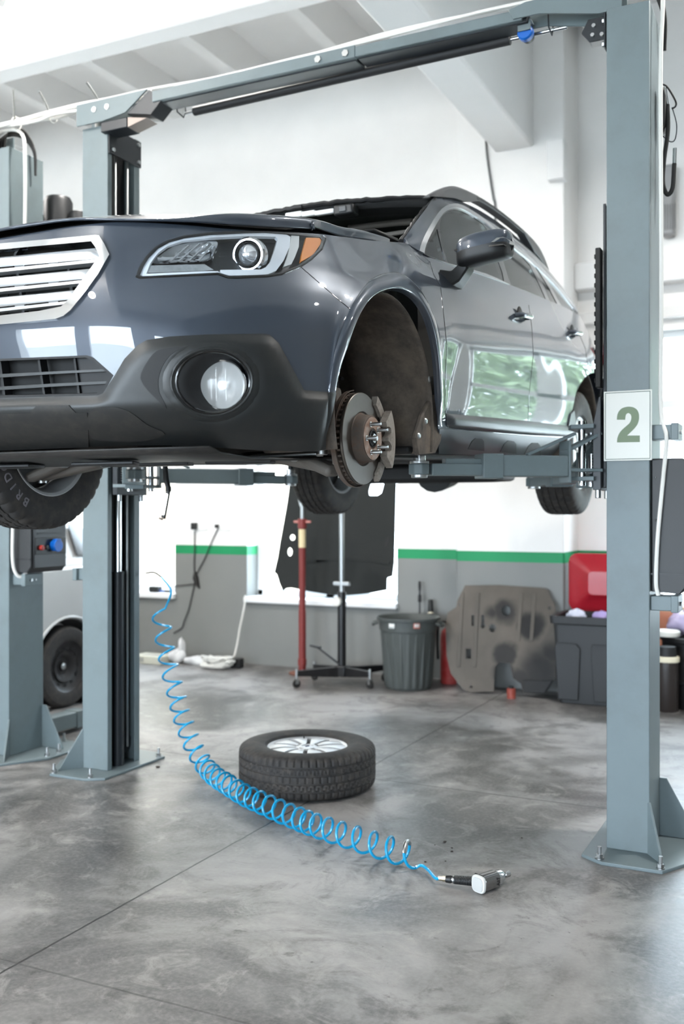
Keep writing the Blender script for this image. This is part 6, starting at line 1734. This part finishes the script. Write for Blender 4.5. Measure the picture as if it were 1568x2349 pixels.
def bag(mb, c, r, seed, sc=(1,1,.7)):
    q = random.Random(seed); ph = [q.uniform(0,6) for _ in range(6)]
    P = []
    for i in range(11):
        th = pi*i/10; row = []
        for k in range(20):
            a = 2*pi*k/20; w = 1+.16*sin(3*a+ph[0]+2*th)+.12*sin(5*a+ph[1])*sin(3*th+ph[2])+.1*sin(7*a+4*th+ph[3])
            row.append(V(c)+V((sc[0]*r*w*sin(th)*cos(a), sc[1]*r*w*sin(th)*sin(a), sc[2]*r*w*cos(th))))
        P.append(row)
    return mb.grid(P, closed=True)
M_FILM = mat('pale_film', (206,208,222), .3, var=.15, scale=14)
for i, (x, r, lb) in enumerate(((-.18,.07,'crumpled clear plastic bag in the dark bin, left one'), (.0,.06,'crumpled lilac plastic bag in the dark bin under the red lid'))):
    t = thing('plastic_bag', lb, 'bag', (-1.55+x, 7.66, .60)); bag(MB(), (0,0,.05), r, 3+i).build('film', M_FILM if i == 0 else mat('lilac_film', (168,150,200), .3, var=.2, scale=14), t, ang=75)
# things at the right edge
br = thing('barrel', 'black drum at the right picture edge heaped with plastic waste', 'barrel', (-.84, 7.90, 0))
MB().lathe([(0,0),(.28,0),(.285,.01),(.29,.18),(.30,.19),(.30,.21),(.29,.22),(.295,.48),(.31,.49),(.31,.52),(.30,.525),(.28,.50),(.27,.06),(0,.06)], n=56).build('drum', mat('drum_black', (22,21,21), .45), br)
tb = thing('canister', 'black canister with a cream collar before the drum at the right edge', 'canister', un(1535,1632,Z=0)+V((-.02,.02,0)))
MB().lathe([(0,0),(.075,0),(.08,.01),(.08,.36),(.0,.36)], n=36).build('body', mat('canister_brown', (40,33,30), .4), tb, bevel=.004)
MB().lathe([(.0,.36),(.086,.36),(.088,.365),(.088,.392),(.08,.40),(0,.40)], n=36).build('collar', mat('cream_plastic', (226,216,190), .5), tb)
MB().lathe([(0,.40),(.07,.40),(.062,.47),(.0,.475)], n=30).build('neck', M_DARK, tb)
for i, (px, py, r, c, lb, nm) in enumerate(((1530,1455,.085,(226,222,212),'flat cream tub lid on top of the black drum','tub_lid'),)):
    p = un(px, py, Y=7.72); t = thing('lid', lb, 'lid', (p.x, 7.74, .5255)); MB().lathe([(0,0),(r,0),(r+.004,.006),(r+.004,.035),(r-.01,.045),(0,.045)], n=32).build('disc', mat('lid_cream', c, .5), t)
for i, (dx, dy, dz, r, c, lb) in enumerate(((-.14,.08,.61,.10,(190,176,204),'crumpled mauve film on the black drum, left of the blue film'), (.10,-.02,.62,.11,(150,186,216),'crumpled pale blue film on the black drum'), (.10,.16,.78,.11,(94,128,176),'crumpled dark blue film, topmost on the black drum'))):
    t = thing('plastic_film', lb, 'waste', (-.86+dx, 7.86+dy, dz)); bag(MB(), (0,0,0), r, 20+i, (1,1,.8)).build('film', mat('film_%d' % i, c, .3, var=.3, scale=16), t, ang=75)
cbx = thing('carton', 'orange cardboard carton behind the black drum at the right window', 'carton', (-1.12, 8.30, 0))
MB().box(-.13,-.08,0,.20,.08,.70).build('box', mat('orange_card', (218,148,116), .7, var=.06), cbx, bevel=.006)
MB().box(-.13,-.081,.66,.20,-.079,.70).build('tape', mat('tape_tan', (198,160,126), .4), cbx)

# ------------------------------------------------------------------ left part of the back wall
for i, (px, lb) in enumerate(((460,'double wall socket with a large black plug'), (513,'double wall socket with a small black plug, nearer the middle window'))):
    p = un(px, 1207, Y=YB); t = thing('wall_socket', lb, 'socket', (p.x, YB, p.z), group='sockets over the green band')
    MB().box(-.085,-.012,-.042,.085,-.0005,.042).build('plate', M_WHITE, t, bevel=.003)
    for s in (-.04, .04): MB().cyl((s,-.012,0), (s,-.016,0), .022, n=20).build('insert', M_WHITE, t, bevel=.001)
    w_ = .034 if i == 0 else .018
    MB().box(-.06-w_*.6,-.06,-w_,-.06+w_,-.012,w_).build('plug', M_BLACK, t, bevel=.006)
bc = thing('charger_cable', 'black charger cables hanging from the sockets in a tied bundle', 'cable', (-5.5, 8.1, 1.0)); BC = V((-5.5,8.1,1.0))
def bp_(px, py, y=8.147): return un(px, py, Y=y)-BC
for nm, P in (('cable_run', ((446,1218),(446,1260),(445,1300),(447,1322))), ('cable_run', ((500,1212),(484,1245),(470,1280),(455,1308),(448,1322))), ('cable_run', ((448,1330),(438,1375),(432,1400),(422,1425),(417,1440),(398,1452))), ('cable_run', ((444,1340),(415,1343),(395,1345)))):
    MB().tube(crom([bp_(*p) for p in P], 6), .0055, 6).build(nm, M_RUBBER, bc)
MB().loft([bp_(447,1312), bp_(448,1326), bp_(452,1340), bp_(457,1350)], [.012,.030,.022,.006], 10).build('tied_loops', M_RUBBER, bc)
# white cable and its coil
wcb = thing('extension_cable', 'white cable falling from the middle window sill into a tangle on the floor', 'cable', (-5.1,7.95,0)); WC = V((-5.1,7.95,0))
def wq(px, py, y=8.06): return un(px, py, Y=y)-WC
pts = [wq(562,1366,8.09), wq(561,1385,8.07), wq(556,1412,8.04), wq(550,1440,8.02), wq(546,1465,8.0), wq(542,1485,7.97), wq(535,1508,7.90), un(515,1526,Z=.02)-WC, un(498,1528,Z=.012)-WC]
MB().tube(crom(pts, 6), .0085, 8).build('cable_drop', M_CABLE, wcb)
q = random.Random(11); L_ = []
for k in range(70):
    a = k*1.35+q.uniform(-.4,.4); r = q.uniform(.05,.13); L_.append(un(497,1532,Z=.01)-WC+V((r*1.35*cos(a)+q.uniform(-.03,.03), r*.7*sin(a), q.uniform(.0,.11))))
MB().tube(crom(L_, 5), .0075, 6).build('cable_tangle', M_CABLE, wcb)
ad = thing('power_adapter', 'black power adapter on the floor beside the white cable tangle', 'adapter', un(537,1531,Z=0)+V((.03,0,0))); MB().prism([(-.055,-.04,0),(.055,-.04,0),(.045,-.03,.085),(-.03,-.03,.085)], (0,.08,0)).build('case', M_BLACK, ad, bevel=.008)
rg = thing('rag', 'white rag thrown on the floor by the back wall', 'rag', un(415,1524,Z=0)+V((-.02,.06,0)))
mb = MB(); bag(mb, (-.06,0,.06), .085, 31, (1.1,.9,.8)); bag(mb, (.17,-.01,.035), .06, 32, (2.3,.9,.7)); bag(mb, (-.03,.02,.14), .05, 33, (.7,.7,1.7)); mb.build('cloth', mat('rag_white', (222,222,222), .9, var=.06), rg, ang=75)
bk = thing('bag', 'small black bag lying in the white rag on the floor', 'bag', un(432,1512,Z=0)+V((0,.10,0))); bag(MB(), (.0,0,.075), .075, 35, (1,.9,1)).build('cloth', M_DARK, bk)
bx_ = thing('carton', 'flat cream carton on the floor beside the left post', 'carton', un(345,1524,Z=0)+V((-.05,.10,0)))
MB().box(-.17,-.10,0,.17,.12,.075).build('box', mat('cream_card', (206,204,188), .7, var=.05), bx_, bevel=.004)
MB().box(-.11,-.1015,.015,-.03,-.1,.06).build('printed_panel', mat('grey_print', (158,158,150), .6), bx_); MB().box(-.10,-.06,.0745,.10,.08,.0765).build('top_print', mat('grey_top_print', (176,172,162), .6, var=.3, scale=24), bx_)
bb_ = thing('black_box', 'small black box on the left window sill', 'box', V((un(357,1340,Y=8.2).x, 8.2, .641))); MB().box(-.06,-.04,0,.05,.04,.06).build('case', M_BLACK, bb_, bevel=.006)
mk = thing('marker', 'blue and black marker pen lying on the left window sill', 'pen', V((un(378,1340,Y=8.2).x, 8.2, .655))); MB().cyl((-.07,0,0), (.0,.0,0), .012, n=12).build('barrel', mat('marker_blue', (70,92,150), .4), mk); MB().cyl((.0,0,0), (.06,.0,0), .013, n=12).build('cap', M_BLACK, mk)
# small black cable at the beam end and grey wall unit
hc = thing('hanging_cable', 'thin black cable hanging from the main beam end behind the car', 'cable', un(1116,336,Y=7.93)); H0 = un(1116,336,Y=7.93)
MB().tube(crom([un(px,py,Y=7.93)-H0 for px, py in ((1114,322),(1117,360),(1124,410),(1131,455),(1135,482),(1136,640))], 6), .0085, 8).build('cable_run', mat('grey_cable', (92,92,92), .6), hc)
hu = thing('wall_heater', 'grey ribbed wall unit high on the wall at the right edge', 'heater', un(1533,545,Y=8.40)); h0 = hu.location
a, b = un(1519,545,Y=8.40), un(1549,380,Y=8.40)
MB().box(a.x-b.x*.0-h0.x,-.10,0, b.x-h0.x,.045,b.z-a.z).build('case', mat('heater_grey', (150,150,150), .5), hu, bevel=.025, seg=3)
for i in range(5): MB().box(a.x-h0.x+.03+.02*i, -.108, .04, a.x-h0.x+.036+.02*i, -.098, .24).build('louvre', mat('louvre_grey', (110,110,110), .5), hu)

# ------------------------------------------------------------------ silver car on the neighbouring lift
SC = thing('car', 'silver hatchback with black steel wheels at the far left behind the posts', 'car', (-5.9, 5.75, 0))
M_SIL = mat('silver_paint', (196,197,196), .35, .3, coat=.8, var=.03)
def arc(cy, cz, r, a0, a1, n): return [(cy+r*cos(radians(a0+(a1-a0)*k/n)), cz+r*sin(radians(a0+(a1-a0)*k/n))) for k in range(n+1)]
prof = [(.62,.30)]+[(.66,.62),(.62,1.02),(.3,1.06),(-.6,1.04),(-1.9,.98),(-2.0,.95),(-2.9,.84),(-3.15,.70),(-3.2,.45),(-3.1,.26)]+arc(-2.5,.30,.36,180,0,14)[0:]+[(-2.0,.24),(-.5,.24)]+arc(0,.30,.36,180,0,14)
rows = []
for x, sy, sz in ((-.84,.0,.0),(-.80,0,.0),(.80,0,0),(.84,0,0)):
    rows.append([V((x*(1 if z < .95 else .965), y, z)) for y, z in prof])
mb = MB(); mb.prism([V((-.84,y,z)) for y, z in prof], (1.68,0,0)); mb.build('body', M_SIL, SC, bevel=.035, seg=3, ang=50)
gh = [(-1.85,1.0),(-1.05,1.42),(-.6,1.47),(.1,1.45),(.34,1.38),(.60,1.04)]
mb = MB(); L0 = [V((-.80,y,z)) if i in (0,5) else V((-.64,y,z)) for i, (y, z) in enumerate(gh)]; R0 = [V((-p.x,p.y,p.z)) for p in L0]
mb.add(L0+R0, [tuple(range(6)), tuple(range(11,5,-1))]+[(i, i+6, i+7, i+1) for i in range(5)]); mb.build('cabin', M_SIL, SC, bevel=.04, seg=3)
gk = mat('dark_side_glass', (22,26,28), .08, spec=.8)
for s in (1,-1):
    def sg_(y, z): k = (z-1.04)/(1.45-1.04); return V((s*(.808-.155*k), y, z))
    MB().prism([sg_(-1.60,1.10), sg_(-1.02,1.36), sg_(-.62,1.40), sg_(-.62,1.10)], (s*.006,0,.002)).build('front_window', gk, SC)
    MB().prism([sg_(-.54,1.10), sg_(-.54,1.40), sg_(-.05,1.39), sg_(-.02,1.10)], (s*.006,0,.002)).build('rear_window', gk, SC)
    MB().prism([sg_(.16,1.12), sg_(.16,1.36), sg_(.30,1.33), sg_(.46,1.12)], (s*.006,0,.002)).build('quarter_window', gk, SC)
    MB().tube([V((s*.842,y,z)) for y, z in arc(0,.30,.372,178,2,20)], .012, 8).build('arch_lip', M_SIL, SC)
    MB().tube([V((s*.842,y,z)) for y, z in arc(-2.5,.30,.372,178,2,20)], .012, 8).build('arch_lip', M_SIL, SC)
MB().prism([V((-.58,.37,1.36)), V((.58,.37,1.36)), V((.70,.60,1.08)), V((-.70,.60,1.08))], (0,.012,.006)).build('rear_window', gk, SC)
MB().prism([V((-.58,-1.08,1.42)), V((.58,-1.08,1.42)), V((.72,-1.80,1.04)), V((-.72,-1.80,1.04))], (0,-.008,.012)).build('windscreen', gk, SC)
for s in (1,-1):
    MB().prism([V((s*.6,-3.13,.78)), V((s*.82,-2.95,.80)), V((s*.83,-2.95,.66)), V((s*.62,-3.18,.64))], (0,-.02,.01)).build('headlamp', M_CHROME, SC, bevel=.006)
    MB().box(s*.74,.60,.72,s*.845,.67,.98).build('tail_lamp', mat('tail_red', (150,28,26), .2), SC, bevel=.01)
M_STEELW = mat('black_steel_wheel', (40,39,40), .45, .2, var=.1)
for y in (0, -2.5):
    for s in (1, -1):
        wh = empty('wheel', (s*.76, y, .302), (0,0,0 if s > 0 else pi), SC)
        MB().lathe([(.19,-.08),(.22,-.09),(.28,-.085),(.297,-.06),(.302,-.04),(.302,.04),(.297,.06),(.28,.085),(.22,.09),(.19,.08)], ax=(1,0,0), n=60).build('tyre', M_TYRE, wh)
        MB().lathe([(.20,-.08),(.198,.07),(.19,.075),(.165,.05),(.125,.04),(.115,.052),(.09,.045),(.06,.02),(.035,.02),(.032,.034),(0,.036)], ax=(1,0,0), n=48).build('steel_disc', M_STEELW, wh)
        for k in range(12):
            a = 2*pi*k/12; MB().cyl((.045,.145*cos(a),.145*sin(a)), (.047,.145*cos(a),.145*sin(a)), .016, n=10).build('vent_hole', M_DARK, wh)
        MB().lathe([(0,.04),(.02,.038),(.026,.034)], ax=(1,0,0), n=20).build('hub_cap', M_ZINC, wh)
        MB().lathe([(.33,-.12),(.34,-.12),(.35,.06),(.345,.06)], ax=(1,0,0), n=40).build('wheel_liner', M_DARK, wh)
